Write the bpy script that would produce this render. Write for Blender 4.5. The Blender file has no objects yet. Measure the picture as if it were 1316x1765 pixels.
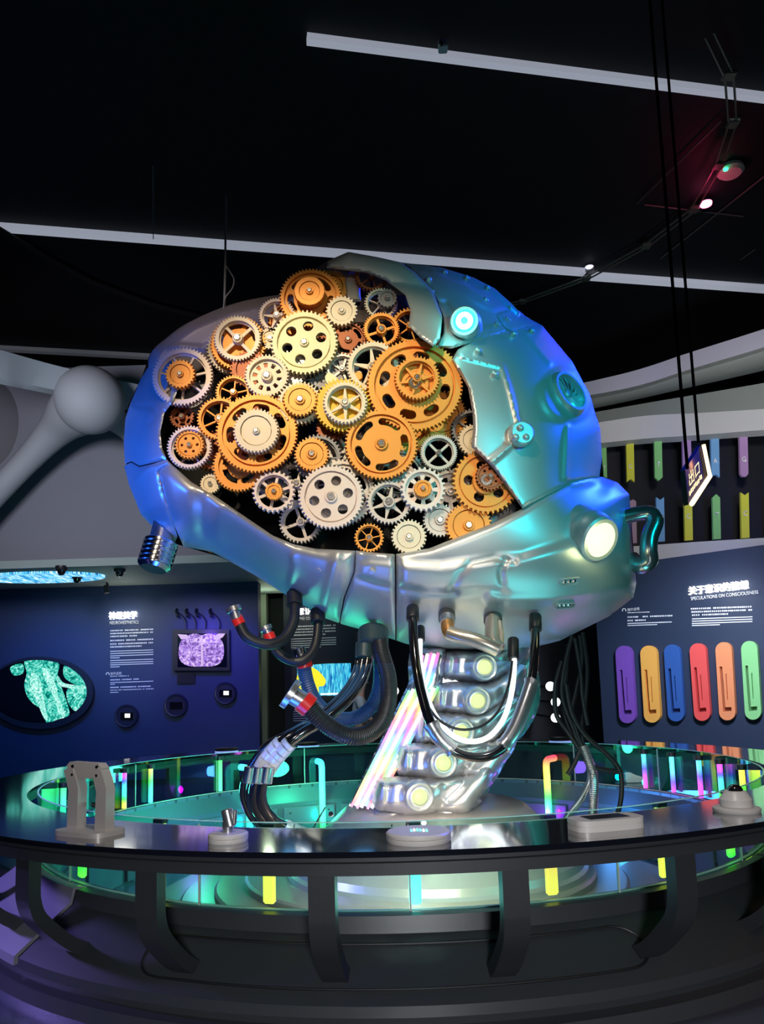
import bpy, bmesh, math, random
import numpy as np
from mathutils import Vector, Matrix
from mathutils.geometry import delaunay_2d_cdt, tessellate_polygon
random.seed(7)
SC = bpy.context.scene
COL = SC.collection
PI = math.pi

# ------------------------------------------------------------------ camera
F, PITCH, ROLL, CX, CY = 1317.0, math.radians(6.9), math.radians(1.73), 658.0, 1031.0
EYE = np.array([0.0, 0.0, 1.5])
_fw = np.array([0, math.cos(PITCH), math.sin(PITCH)])
_u0 = np.array([0, -math.sin(PITCH), math.cos(PITCH)])
_r0 = np.array([1.0, 0, 0])
_r = _r0 * math.cos(ROLL) - _u0 * math.sin(ROLL)
_u = _r0 * math.sin(ROLL) + _u0 * math.cos(ROLL)
cam = bpy.data.cameras.new('camera')
camo = bpy.data.objects.new('camera', cam)
COL.objects.link(camo)
camo.matrix_world = Matrix(((_r[0], _u[0], -_fw[0], 0), (_r[1], _u[1], -_fw[1], 0), (_r[2], _u[2], -_fw[2], 1.5), (0, 0, 0, 1)))
cam.sensor_fit = 'VERTICAL'
cam.sensor_height = 36
cam.lens = F / 1765 * 36
cam.shift_y = (CY - 882.5) / 1765
cam.clip_end = 200
SC.camera = camo

def P(px, py, Y):
    "world point seen at a pixel of the photograph, at distance Y in front of the camera"
    px = np.asarray(px, float); py = np.asarray(py, float); Y = np.asarray(Y, float)
    x = (px - CX) / F; y = -(py - CY) / F
    d = x[..., None] * _r + y[..., None] * _u + _fw
    return EYE + d * (Y / d[..., 1])[..., None]
def V(px, py, Y): return Vector(P(px, py, Y))
def PZ(px, py, z):
    x = (px - CX) / F; y = -(py - CY) / F
    d = x * _r + y * _u + _fw
    return Vector(EYE + d * ((z - 1.5) / d[2]))
def PX(Y): return Y / F          # metres per pixel at distance Y

# ------------------------------------------------------------------ world, light, exposure
SC.view_settings.view_transform = 'Standard'
SC.view_settings.look = 'None'
SC.view_settings.gamma = 1
SC.view_settings.exposure = 0.0
w = bpy.data.worlds.new('world'); SC.world = w; w.use_nodes = True
w.node_tree.nodes['Background'].inputs['Color'].default_value = (.12, .2, .5, 1)
w.node_tree.nodes['Background'].inputs['Strength'].default_value = .035

def spot(name, loc, target, col, power, angle=60, blend=.5, radius=.15):
    l = bpy.data.lights.new(name, 'SPOT'); o = bpy.data.objects.new(name, l); COL.objects.link(o)
    l.color = col; l.energy = power; l.spot_size = math.radians(angle); l.spot_blend = blend; l.shadow_soft_size = radius
    o.location = loc
    o.rotation_euler = (Vector(target) - Vector(loc)).to_track_quat('-Z', 'Y').to_euler()
    return o
def area(name, loc, target, col, power, sx, sy):
    l = bpy.data.lights.new(name, 'AREA'); o = bpy.data.objects.new(name, l); COL.objects.link(o)
    l.color = col; l.energy = power; l.shape = 'RECTANGLE'; l.size = sx; l.size_y = sy
    o.location = loc
    o.rotation_euler = (Vector(target) - Vector(loc)).to_track_quat('-Z', 'Y').to_euler()
    return o
def point(name, loc, col, power, radius=.1):
    l = bpy.data.lights.new(name, 'POINT'); o = bpy.data.objects.new(name, l); COL.objects.link(o)
    l.color = col; l.energy = power; l.shadow_soft_size = radius; o.location = loc
    return o
BC = Vector(P(640, 760, 5.3))            # middle of the gears
spot('gear_spot', (-1.6, -.6, 6.6), BC + Vector((-.30, 0, -.10)), (1, .80, .52), 1300, 25, .5, .1)
spot('gear_fill_spot', (1.2, -1.5, 3.6), BC + Vector((-.2, 0, .1)), (1, .84, .66), 200, 32, .7, .3)
spot('blue_top_spot', (7.0, 9.6, 7.6), V(960, 640, 6.0), (.01, .035, 1), 4200, 29, .7, .35)
spot('teal_front_spot', (4.6, -.6, 4.4), V(930, 720, 5.4), (.0, .74, .80), 1250, 26, .8, .45)
spot('blue_left_spot', (-6.6, 3.6, 2.2), V(228, 830, 6), (.02, .15, 1), 2400, 25, .8, .4)
spot('blue_crest_spot', (3.6, 3.4, 8.4), V(862, 530, 5.9), (.0, .14, 1), 520, 15, .7, .3)
area('teal_under', (1.7, 4.6, .55), V(820, 980, 5.6), (.10, .75, .75), 13, 1.6, .4)
area('blue_under', (-1.5, 4.8, .5), V(450, 960, 5.6), (.03, .16, 1), 26, 1.6, .4)
spot('dome_fill_spot', (-3.4, 2.0, 6.9), V(385, 560, 6.1), (1, .82, .74), 150, 15, .8, .2)  # added fill that warms the dome plate, no fixture of its own
spot('hose_fill_spot', (-2.2, 1.0, 3.0), V(470, 1300, 5.4), (1, .95, .9), 190, 22, .8, .3)  # added from the front to brighten the silver hose bands
spot('spine_spot', (-.8, 2.2, 3.6), V(760, 1290, 6.4), (1, .93, .85), 16, 40, .8, .3)
area('pit_cool', (.1, 6.5, 1.7), (.1, 6.5, -.2), (.15, .5, 1), 12, 2.2, 2.2)

# ------------------------------------------------------------------ materials
MC = {}
def mat(name, col, metal=0.0, rough=.5, emit=None, es=0.0, bump=0.0, bscale=40, vary=.0, vscale=6, coat=0):
    if name in MC: return MC[name]
    m = bpy.data.materials.new(name); m.use_nodes = True
    nt = m.node_tree; b = nt.nodes['Principled BSDF']
    b.inputs['Base Color'].default_value = (*col, 1); b.inputs['Metallic'].default_value = metal
    b.inputs['Roughness'].default_value = rough
    if coat: b.inputs['Coat Weight'].default_value = coat; b.inputs['Coat Roughness'].default_value = .1
    if emit: b.inputs['Emission Color'].default_value = (*emit, 1); b.inputs['Emission Strength'].default_value = es
    tc = nt.nodes.new('ShaderNodeTexCoord')
    if vary:
        n = nt.nodes.new('ShaderNodeTexNoise'); n.inputs['Scale'].default_value = vscale; n.inputs['Detail'].default_value = 4
        r = nt.nodes.new('ShaderNodeMapRange')
        r.inputs['To Min'].default_value = max(.02, rough - vary); r.inputs['To Max'].default_value = min(1, rough + vary)
        nt.links.new(tc.outputs['Object'], n.inputs['Vector']); nt.links.new(n.outputs['Fac'], r.inputs['Value'])
        nt.links.new(r.outputs['Result'], b.inputs['Roughness'])
    if bump:
        n = nt.nodes.new('ShaderNodeTexNoise'); n.inputs['Scale'].default_value = bscale; n.inputs['Detail'].default_value = 3
        bb = nt.nodes.new('ShaderNodeBump'); bb.inputs['Strength'].default_value = bump; bb.inputs['Distance'].default_value = .01
        nt.links.new(tc.outputs['Object'], n.inputs['Vector']); nt.links.new(n.outputs['Fac'], bb.inputs['Height'])
        nt.links.new(bb.outputs['Normal'], b.inputs['Normal'])
    MC[name] = m
    return m
SHELL = mat('silver_paint', (.55, .56, .57), .55, .40, vary=.05, bump=.03, bscale=25)
SHELL_BACK = mat('grey_shell_paint', (.50, .42, .38), .25, .45, vary=.05)
INSIDE = mat('black_unlit_interior', (.004, .004, .006), 0, .8)  # near black: the shade inside is put into the colour
ORANGE = mat('orange_bronze_paint', (.86, .33, .05), .25, .42, vary=.06, bump=.05)
AMBER = mat('amber_paint', (.86, .36, .05), .2, .42, vary=.06, bump=.05)
COPPER = mat('dark_copper_shaded_orange', (.36, .10, .03), .3, .45, vary=.06)  # also serves an orange gear with its shade painted in
CREAM = mat('cream_paint', (.86, .74, .56), .1, .45, vary=.05, bump=.04)
PALE = mat('pale_yellow_paint', (.90, .82, .50), .1, .45, vary=.05)
PINKW = mat('pinkish_white_paint', (.86, .72, .66), .1, .45, vary=.05)
SILV = mat('silver_gear_paint', (.60, .54, .50), .3, .38, vary=.06)
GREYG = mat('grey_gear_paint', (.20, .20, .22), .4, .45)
YELL = mat('yellow_paint', (.92, .55, .03), .1, .45)
CHROME = mat('chrome', (.8, .8, .82), 1, .18, vary=.05)
STEEL = mat('brushed_steel', (.55, .55, .56), .9, .3, vary=.08, vscale=20)
SPINEM = mat('spine_polished_paint', (.5, .51, .54), .75, .33, vary=.04)
BLACKR = mat('black_rubber', (.012, .013, .016), 0, .42)
BLACKG = mat('glossy_black_tube', (.008, .008, .01), 0, .12, coat=.5)
BLUER = mat('dark_blue_hose', (.02, .05, .13), .2, .4)
RED = mat('red_collar', (.75, .02, .015), 0, .35, coat=.3)
COPPERP = mat('copper_pipe', (.75, .38, .14), .8, .3)
PIPE = mat('beige_pipe', (.55, .50, .42), .7, .28)
NAVY = mat('navy_wall_paint', (.028, .05, .13), 0, .55, bump=.05, bscale=60)
NAVYR = mat('slate_navy_wall_paint', (.022, .036, .075), 0, .55, bump=.05, bscale=60)
DARK = mat('dark_panel', (.006, .007, .012), 0, .6)
CEIL = mat('black_ceiling_paint', (.003, .0035, .006), 0, .75, bump=.1, bscale=10)
GREYW = mat('grey_plaster', (.20, .20, .235), 0, .8, bump=.08, bscale=30)
WHITEW = mat('off_white_paint', (.52, .52, .52), 0, .6)
COUNTER = mat('charcoal_counter_paint', (.030, .033, .038), .1, .42, bump=.04, bscale=50)
TOPM = mat('gloss_black_top', (.006, .007, .012), 0, .06, coat=1, vary=.02, vscale=3)
BASEM = mat('charcoal_base_paint', (.042, .047, .053), .15, .40, bump=.03, bscale=40)
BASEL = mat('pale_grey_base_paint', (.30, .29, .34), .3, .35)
CURB = mat('blue_grey_curb', (.10, .16, .20), .3, .4)
PANELM = mat('curb_inner_panel', (.16, .20, .26), .3, .35, vary=.06)
TAN = mat('silver_tan_step', (.42, .38, .33), .3, .4)
FLOORM = mat('polished_floor', (.05, .06, .09), 0, .22, vary=.08, vscale=3, bump=.02)
WHITEP = mat('white_plastic', (.62, .58, .55), 0, .35)
GREYP = mat('grey_metal_stand', (.5, .45, .42), .2, .4)
LENSB = mat('smoked_dome', (.01, .01, .01), 0, .04, coat=1)
MATTE = mat('matte_black', (.001, .001, .001), 0, 1.0); MATTE.node_tree.nodes['Principled BSDF'].inputs['Specular IOR Level'].default_value = 0
def emis(name, col, s):
    return mat(name, (.02, .02, .02), 0, .5, emit=col, es=s)
WGLOW = emis('white_letter_light', (1, .98, .9), 3.5)
PRINT = mat('white_print', (.95, .95, .95), 0, .6)
GREENG = emis('lens_yellow_green', (.90, 1, .35), 4)

def glassmat():
    m = bpy.data.materials.new('teal_tinted_glass'); m.use_nodes = True; nt = m.node_tree; nt.nodes.clear()
    o = nt.nodes.new('ShaderNodeOutputMaterial'); mx = nt.nodes.new('ShaderNodeMixShader')
    t = nt.nodes.new('ShaderNodeBsdfTransparent'); t.inputs['Color'].default_value = (.72, .90, .86, 1)
    g = nt.nodes.new('ShaderNodeBsdfGlossy'); g.inputs['Roughness'].default_value = .02; g.inputs['Color'].default_value = (.75, 1, .92, 1)
    lw = nt.nodes.new('ShaderNodeLayerWeight'); lw.inputs['Blend'].default_value = .5
    pw = nt.nodes.new('ShaderNodeMath'); pw.operation = 'POWER'; pw.inputs[1].default_value = 4.5; nt.links.new(lw.outputs['Facing'], pw.inputs[0])
    f = nt.nodes.new('ShaderNodeMapRange'); f.inputs['To Min'].default_value = .05; f.inputs['To Max'].default_value = 1; nt.links.new(pw.outputs[0], f.inputs['Value'])
    nt.links.new(f.outputs[0], mx.inputs[0]); nt.links.new(t.outputs[0], mx.inputs[1]); nt.links.new(g.outputs[0], mx.inputs[2])
    nt.links.new(mx.outputs[0], o.inputs['Surface'])
    return m
GLASS = glassmat()
def gradmat(name, h0, h1, z0, z1, strength=4, axis=2, sat=.95):
    "light tube whose colour runs from hue h0 at z0 to h1 at z1"
    m = bpy.data.materials.new(name); m.use_nodes = True; nt = m.node_tree
    b = nt.nodes['Principled BSDF']; b.inputs['Base Color'].default_value = (.3, .3, .3, 1)
    g = nt.nodes.new('ShaderNodeNewGeometry'); s = nt.nodes.new('ShaderNodeSeparateXYZ')
    r = nt.nodes.new('ShaderNodeMapRange'); r.inputs['From Min'].default_value = z0; r.inputs['From Max'].default_value = z1
    r.inputs['To Min'].default_value = h0; r.inputs['To Max'].default_value = h1; r.clamp = False
    fr = nt.nodes.new('ShaderNodeMath'); fr.operation = 'FRACT'
    c = nt.nodes.new('ShaderNodeCombineColor'); c.mode = 'HSV'; c.inputs[1].default_value = sat; c.inputs[2].default_value = 1
    nt.links.new(g.outputs['Position'], s.inputs[0]); nt.links.new(s.outputs[axis], r.inputs['Value'])
    nt.links.new(r.outputs['Result'], fr.inputs[0]); nt.links.new(fr.outputs[0], c.inputs[0])
    nt.links.new(c.outputs[0], b.inputs['Emission Color']); b.inputs['Emission Strength'].default_value = strength
    return m

# ------------------------------------------------------------------ object helpers
def mesh_obj(name, me, m, parent=None):
    o = bpy.data.objects.new(name, me); COL.objects.link(o)
    if m is not None and not me.materials: me.materials.append(m)
    if parent is not None:
        o.parent = parent
        o.matrix_parent_inverse = PW[parent.name].inverted() if parent.name in PW else Matrix()
    return o
PW = {}
def obj(name, bm, m, parent=None, smooth=True, angle=35, label=None, mats=None):
    me = bpy.data.meshes.new(name)
    bmesh.ops.recalc_face_normals(bm, faces=bm.faces[:])
    bm.to_mesh(me); bm.free()
    if smooth:
        me.shade_smooth()
        try: me.set_sharp_from_angle(angle=math.radians(angle))
        except Exception: pass
    if mats:
        for q in mats: me.materials.append(q)
    o = mesh_obj(name, me, None if mats else m, parent)
    if label: o['label'] = label
    return o
def root(name, loc, label, cat, group=None):
    o = bpy.data.objects.new(name, None); COL.objects.link(o); o.location = loc
    o.empty_display_size = .1
    o['label'] = label; o['category'] = cat
    if group: o['group'] = group
    PW[o.name] = Matrix.Translation(loc)
    return o
def tag(o, label, cat, group=None):
    o['label'] = label; o['category'] = cat
    if group: o['group'] = group
    return o
def struct(name, bm, m, parent=None, label=None, **k):
    o = obj(name, bm, m, parent, **k)
    if parent is None: o['kind'] = 'structure'
    if label: o['label'] = label
    return o

def box(bm, c, s, R=None, bev=0):
    r = bmesh.ops.create_cube(bm, size=1)
    vs = r['verts']
    for v in vs: v.co = Vector((v.co.x * s[0], v.co.y * s[1], v.co.z * s[2]))
    if bev:
        es = list({e for v in vs for e in v.link_edges})
        rr = bmesh.ops.bevel(bm, geom=es, offset=bev, segments=2, affect='EDGES')
        vs = list({v for f in rr['faces'] for v in f.verts} | {v for v in vs if v.is_valid})
    for v in vs:
        q = v.co
        if R is not None: q = R @ q
        v.co = q + Vector(c)
def frame(n, up=Vector((0, 0, 1))):
    n = Vector(n).normalized()
    x = up.cross(n)
    if x.length < 1e-4: x = Vector((1, 0, 0)).cross(n)
    x.normalize(); y = n.cross(x)
    return x, y, n
def lathe_axis(bm, prof, o, axis, seg=32, cap=True, up=Vector((0, 0, 1))):
    "prof: list of (t along axis, radius)"
    x, y, n = frame(axis, up); o = Vector(o); rings = []
    for t, r in prof:
        rings.append([bm.verts.new(o + n * t + (x * math.cos(2 * PI * i / seg) + y * math.sin(2 * PI * i / seg)) * r) for i in range(seg)])
    for a, b in zip(rings, rings[1:]):
        for i in range(seg):
            bm.faces.new((a[i], a[(i + 1) % seg], b[(i + 1) % seg], b[i]))
    if cap:
        bm.faces.new(rings[0][::-1]); bm.faces.new(rings[-1])
def lathe_arc(bm, prof, c, a0, a1, seg, closed=True):
    "closed profile (r,z) swept about the vertical axis through c; angle 0 faces the camera"
    full = abs(a1 - a0) > 359.9
    n = seg if full else seg + 1
    rings = []
    for i in range(n):
        a = math.radians(a0 + (a1 - a0) * i / seg)
        rings.append([bm.verts.new((c[0] + r * math.sin(a), c[1] - r * math.cos(a), z)) for r, z in prof])
    k = len(prof)
    for i in range(seg):
        A = rings[i]; B = rings[(i + 1) % n]
        for j in range(k if closed else k - 1):
            bm.faces.new((A[j], A[(j + 1) % k], B[(j + 1) % k], B[j]))
    if not full and closed:
        bm.faces.new(rings[0]); bm.faces.new(rings[-1][::-1])
def catmull(pts, n=8, closed=False):
    pts = [Vector(p) for p in pts]; out = []; N = len(pts)
    rng = range(N if closed else N - 1)
    for i in rng:
        g = (lambda k: pts[k % N]) if closed else (lambda k: pts[min(max(k, 0), N - 1)])
        p0, p1, p2, p3 = g(i - 1), g(i), g(i + 1), g(i + 2)
        for s in range(n):
            t = s / n
            out.append(.5 * ((2 * p1) + (-p0 + p2) * t + (2 * p0 - 5 * p1 + 4 * p2 - p3) * t * t + (-p0 + 3 * p1 - 3 * p2 + p3) * t ** 3))
    if not closed: out.append(pts[-1].copy())
    return out
def resample(pts, step):
    out = [pts[0].copy()]; acc = 0
    for a, b in zip(pts, pts[1:]):
        L = (b - a).length
        if L < 1e-9: continue
        while acc + L >= step:
            t = (step - acc) / L; a = a.lerp(b, t); out.append(a.copy()); L = (b - a).length; acc = 0
            if L < 1e-9: break
        acc += L
    out.append(pts[-1].copy())
    return out
def tube(bm, pts, rad, seg=14, cap=True):
    n = len(pts); rings = []; T0 = None; x = None
    for i, p in enumerate(pts):
        T = (pts[min(i + 1, n - 1)] - pts[max(i - 1, 0)]).normalized()
        if x is None: x, _, _ = frame(T, Vector((0, 0, 1)) if abs(T.z) < .9 else Vector((0, 1, 0)))
        else:
            x = (x - T * x.dot(T))
            x.normalize()
        y = T.cross(x)
        r = rad[i] if isinstance(rad, (list, tuple)) else rad
        rings.append([bm.verts.new(p + (x * math.cos(2 * PI * k / seg) + y * math.sin(2 * PI * k / seg)) * r) for k in range(seg)])
    for a, b in zip(rings, rings[1:]):
        for k in range(seg): bm.faces.new((a[k], a[(k + 1) % seg], b[(k + 1) % seg], b[k]))
    if cap and seg > 2: bm.faces.new(rings[0][::-1]); bm.faces.new(rings[-1])
def prism(bm, poly, to3, front, back, holes=()):
    "flat 2-D outline with holes, extruded: to3(x, y, w)"
    loops = [list(poly)] + [list(h) for h in holes]
    tris = tessellate_polygon([[Vector((p[0], p[1], 0)) for p in l] for l in loops])
    flat = [p for l in loops for p in l]
    A = [bm.verts.new(to3(p[0], p[1], front)) for p in flat]
    B = [bm.verts.new(to3(p[0], p[1], back)) for p in flat]
    for t in tris:
        try: bm.faces.new([A[i] for i in t]); bm.faces.new([B[i] for i in t][::-1])
        except ValueError: pass
    k = 0
    for l in loops:
        n = len(l)
        for i in range(n):
            a, b = k + i, k + (i + 1) % n
            try: bm.faces.new((A[a], A[b], B[b], B[a]))
            except ValueError: pass
        k += n
def circle(cx, cy, r, n=20, a0=0): return [(cx + r * math.cos(a0 + 2 * PI * i / n), cy + r * math.sin(a0 + 2 * PI * i / n)) for i in range(n)]
def text_mesh(s, size, extrude=.0, bold=0.0):
    c = bpy.data.curves.new('lettering', 'FONT'); c.body = s; c.size = size; c.extrude = extrude; c.offset = bold; c.resolution_u = 3
    o = bpy.data.objects.new('lettering', c); COL.objects.link(o)
    dg = bpy.context.evaluated_depsgraph_get(); dg.update()
    me = bpy.data.meshes.new_from_object(o.evaluated_get(dg)); bpy.data.objects.remove(o); bpy.data.curves.remove(c)
    return me
def place_text(name, s, o3, xd, yd, width, height, m, parent=None, extrude=.002, bold=0.0):
    "text fitted into width x height with its lower left corner at o3"
    me = text_mesh(s, 1.0, 0.0, bold)
    co = np.zeros(len(me.vertices) * 3); me.vertices.foreach_get('co', co); co = co.reshape(-1, 3)
    mn = co.min(0); mx = co.max(0); sx = width / (mx[0] - mn[0]); sy = height / (mx[1] - mn[1])
    xd = Vector(xd).normalized(); yd = Vector(yd).normalized(); nd = xd.cross(yd)
    for v in me.vertices:
        v.co = Vector(o3) + xd * ((v.co.x - mn[0]) * sx) + yd * ((v.co.y - mn[1]) * sy)
    bm = bmesh.new(); bm.from_mesh(me); bpy.data.meshes.remove(me)
    if extrude:
        r = bmesh.ops.extrude_face_region(bm, geom=bm.faces[:])
        for v in [g for g in r['geom'] if isinstance(g, bmesh.types.BMVert)]: v.co += nd * extrude
    return obj(name, bm, m, parent, smooth=False)

# ------------------------------------------------------------------ room
RC = (.092, 6.55)                         # centre of the ring counter
bm = bmesh.new()
lathe_arc(bm, [(2.62, 0), (40, 0), (40, -.25), (2.62, -.25)], RC, 0, 360, 96)
struct('floor', bm, FLOORM, label='polished dark floor around the ring counter')
bm = bmesh.new()
lathe_arc(bm, [(.02, -.2), (2.62, -.2), (2.62, -.24), (.02, -.24)], RC, 0, 360, 64)
struct('floor_pit', bm, mat('pit_floor', (.10, .13, .17), .2, .3), label='sunken floor inside the ring counter')
ZC = 8.6
bm = bmesh.new(); box(bm, (0, 10, ZC + .1), (44, 44, .2)); struct('ceiling', bm, CEIL)
bm = bmesh.new(); box(bm, (0, 20, 4), (44, .2, 10)); struct('wall_back', bm, DARK)
bm = bmesh.new(); box(bm, (-20, 10, 4), (.2, 44, 10)); struct('wall_left_far', bm, DARK)
bm = bmesh.new(); box(bm, (20, 10, 4), (.2, 44, 10)); struct('wall_right_far', bm, DARK)
YL = 13.5
XL1 = P(446, 1180, YL)[0]
bm = bmesh.new(); box(bm, ((XL1 - 14) / 2, YL + .15, 1.75), (XL1 + 14, .3, 3.5)); struct('wall_left', bm, NAVY)
bm = bmesh.new(); box(bm, ((XL1 - 14) / 2, YL - .01, .05), (XL1 + 14, .03, .10)); struct('baseboard_left', bm, DARK)
# recess between the left wall and the middle wall
YM = 15.2
xm0, xm1 = P(490, 1180, YM)[0], P(655, 1180, YM)[0]
bm = bmesh.new(); box(bm, ((xm0 + xm1) / 2, YM + .15, 1.75), (xm1 - xm0, .3, 3.5)); struct('wall_middle', bm, mat('black_navy_panel', (.012, .016, .035), 0, .5))
bm = bmesh.new(); box(bm, (1.2, YM + .9, 1.75), (8.5, .2, 3.5)); struct('wall_recess', bm, DARK)
bm = bmesh.new(); xa = P(455, 1180, YM + .2)[0]; box(bm, (xa, YM + .2, 1.75), (.16, .3, 3.5)); struct('trim_1', bm, mat('pale_green_post', (.35, .40, .30), 0, .6))
# soffit and grey relief wall on the left
bm = bmesh.new(); box(bm, (-5.9, 13.3, 3.56), (16.2, 3.8, .12)); struct('soffit_left', bm, mat('soffit_paint', (.30, .36, .34), 0, .7))
bm = bmesh.new(); box(bm, (-6.2, 11.95, 5.24), (15.6, .3, 3.2)); struct('wall_left_upper', bm, GREYW)
def band(name, top, bot, Yt, Yb, thick, m, label=None, n=8):
    "curved band between two lines of points, each with its own distance"
    T = catmull([V(x, y, Y) for (x, y), Y in zip(top, Yt)], n); B = catmull([V(x, y, Y) for (x, y), Y in zip(bot, Yb)], n)
    bm = bmesh.new(); q = Vector((0, thick, 0))
    f = [[bm.verts.new(a), bm.verts.new(b), bm.verts.new(b + q), bm.verts.new(a + q)] for a, b in zip(T, B)]
    for a, b in zip(f, f[1:]):
        for j in range(4): bm.faces.new((a[j], a[(j + 1) % 4], b[(j + 1) % 4], b[j]))
    bm.faces.new(f[0]); bm.faces.new(f[-1][::-1])
    return struct(name, bm, m, label=label)
band('trim_2', [(-90, 580), (0, 603), (105, 632), (250, 665), (400, 690)], [(-90, 633), (0, 652), (75, 668), (240, 702), (400, 728)],
     [8.6, 9.4, 10.2, 11, 11.6], [8.6, 9.4, 10.2, 11, 11.6], .25, mat('grey_fascia', (.26, .29, .31), 0, .7), 'curved grey fascia of the upper gallery')
# right: wall and gallery bands
Yr = [12.6, 12.0, 11.2, 10.4]
X0r, X1r = P(1034, 1180, 12.5), P(1420, 1180, 10.35)
d = Vector((X1r[0] - X0r[0], X1r[1] - X0r[1], 0)); dl = d.length; ang = math.atan2(d.y, d.x)
RWn = Vector((math.sin(ang), -math.cos(ang), 0))
bm = bmesh.new(); c = Vector((X0r[0], X0r[1], 0)) + d / 2 - RWn * .15
box(bm, (c.x, c.y, 1.7), (dl, .3, 3.4), Matrix.Rotation(ang, 3, 'Z')); struct('wall_right', bm, NAVYR)
def RW(px, py, off=.0):
    "point on the right wall plane"
    x = (px - CX) / F; y = -(py - CY) / F; dd = Vector(x * _r + y * _u + _fw); o = Vector(EYE)
    p0 = Vector((X0r[0], X0r[1], 0)) + RWn * off
    return o + dd * ((p0 - o).dot(RWn) / dd.dot(RWn))
RX = d.normalized(); UZ = Vector((0, 0, 1))
band('trim_3', [(940, 674), (1085, 641), (1190, 607), (1316, 567), (1420, 530)], [(940, 694), (1085, 668), (1190, 636), (1316, 598), (1420, 560)], [13, 12.2, 11.4, 10.4, 9.6], [13, 12.2, 11.4, 10.4, 9.6], .2,
     mat('lavender_fascia', (.42, .42, .50), 0, .5), 'pale lavender ceiling ring edge')
band('trim_4', [(940, 694), (1085, 668), (1190, 636), (1316, 598), (1420, 560)], [(940, 715), (1085, 685), (1190, 661), (1316, 632), (1420, 606)], [13, 12.2, 11.4, 10.4, 9.6], [13.7, 13, 12.3, 11.5, 10.8], .2,
     mat('pale_soffit', (.46, .48, .44), 0, .35), 'glossy pale underside of the ceiling ring')
band('trim_5', [(960, 722), (1100, 697), (1200, 680), (1316, 660), (1420, 640)], [(960, 740), (1100, 718), (1200, 712), (1316, 705), (1420, 698)], [13.5, 12.8, 12.1, 11.3, 10.5], [13.2, 12.5, 11.8, 11, 10.2], .2,
     mat('grey_green_band', (.30, .33, .31), 0, .5), 'grey green upper edge of the gallery')
band('trim_6', [(960, 740), (1100, 718), (1200, 712), (1316, 705), (1420, 698)], [(960, 772), (1100, 757), (1200, 750), (1316, 741), (1420, 735)], [13.2, 12.5, 11.8, 11, 10.2], [13.2, 12.5, 11.8, 11, 10.2], .3,
     WHITEW, 'off white gallery fascia above the coloured ribbons')
band('trim_7', [(1000, 948), (1100, 941), (1200, 934), (1316, 927), (1420, 921)], [(1000, 982), (1100, 971), (1200, 960), (1316, 946), (1420, 936)], [12.9, 12.3, 11.6, 10.8, 10.1], [12.9, 12.3, 11.6, 10.8, 10.1], .5,
     WHITEW, 'off white ledge between the gallery and the navy wall')
band('wall_gallery', [(960, 762), (1100, 750), (1200, 742), (1316, 734), (1420, 726)], [(960, 960), (1100, 952), (1200, 946), (1316, 940), (1420, 934)], [14, 13.3, 12.6, 11.8, 11], [14, 13.3, 12.6, 11.8, 11], .2, DARK)
# lights of the background, with added fills for the counter
spot('left_wall_blue', V(350, 985, 11.6), V(360, 1180, 13.5), (.12, .08, 1), 300, 75, .9, .3)
spot('left_wall_teal', V(60, 985, 11.4), V(80, 1250, 13.5), (.04, .22, .9), 330, 90, .9, .3)
spot('left_soffit_green', V(190, 1010, 12.2) + Vector((0, -1, -.6)), V(190, 990, 12.9), (.4, .9, .65), 9, 90, 1, .3)
spot('relief_wall_light', (-4.2, 6.0, 4.4), V(150, 820, 12), (.85, .87, 1), 760, 70, .9, .5)
spot('right_wall_blue', V(1200, 1000, 9.0) + Vector((0, -1, .6)), V(1200, 1180, 11), (.7, .78, 1), 900, 70, .9, .3)
spot('gallery_light', (3.2, 5.5, 4.6), V(1210, 790, 12), (1, .93, .9), 800, 50, .8, .3)
spot('ceiling_ring_light', (4.0, 7.0, 3.6), V(1210, 640, 11.5), (.8, .85, 1), 330, 60, .9, .3)
spot('left_title_light', V(230, 1000, 11.5) + Vector((0, -1.5, 0)), V(225, 1130, 13.5), (.6, .7, 1), 140, 34, .9, .3)
spot('floor_blue_light', (-6.0, 9.0, 5.0), (-5.2, 9.5, 0), (.05, .2, 1), 320, 80, .9, .3)
spot('counter_violet_light', (-6.2, 4.6, 2.6), (-2.6, 4.9, .2), (.34, .26, 1), 1100, 40, .8, .2)
spot('counter_front_fill', (.5, -3.0, 2.0), (.2, 3.3, .1), (.95, .97, 1), 950, 50, .9, .4)  # added behind the camera to brighten the sloped base
spot('counter_top_fill', (.3, 1.6, 6.8), (.1, 3.5, .86), (1, .94, .88), 420, 62, .9, .3)  # added overhead fill for the counter devices, no lamp there
spot('floor_warm_light', (3.6, .4, 4.2), (2.9, 2.4, 0), (1, .45, .3), 260, 50, .9, .3)

# ------------------------------------------------------------------ ceiling fittings
def ceil_strip(p0, p1, wpx, label, m, z=ZC - .06):
    a, b = PZ(*p0, z), PZ(*p1, z); dr = (b - a).normalized()
    a2 = PZ(p0[0], p0[1] + wpx, z); wd = abs((a2 - a).dot(Vector((-dr.y, dr.x, 0))))
    L = (b - a).length
    bm = bmesh.new(); box(bm, (a + b) / 2 + Vector((-dr.y, dr.x, 0)) * (-wd / 2), (L, wd, .08), Matrix.Rotation(math.atan2(dr.y, dr.x), 3, 'Z'))
    return tag(obj('linear_light', bm, m, smooth=False), label, 'ceiling light', 'linear lights on the black ceiling')
CS = mat('linear_diffuser', (.5, .5, .5), 0, .5, emit=(.62, .66, .80), es=.42)
CS2 = mat('linear_diffuser_dim', (.3, .3, .3), 0, .5, emit=(.45, .5, .62), es=.05)
ceil_strip((528, 73), (1420, 187), 12, 'nearest pale linear light crossing the top of the dark ceiling', CS)
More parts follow.
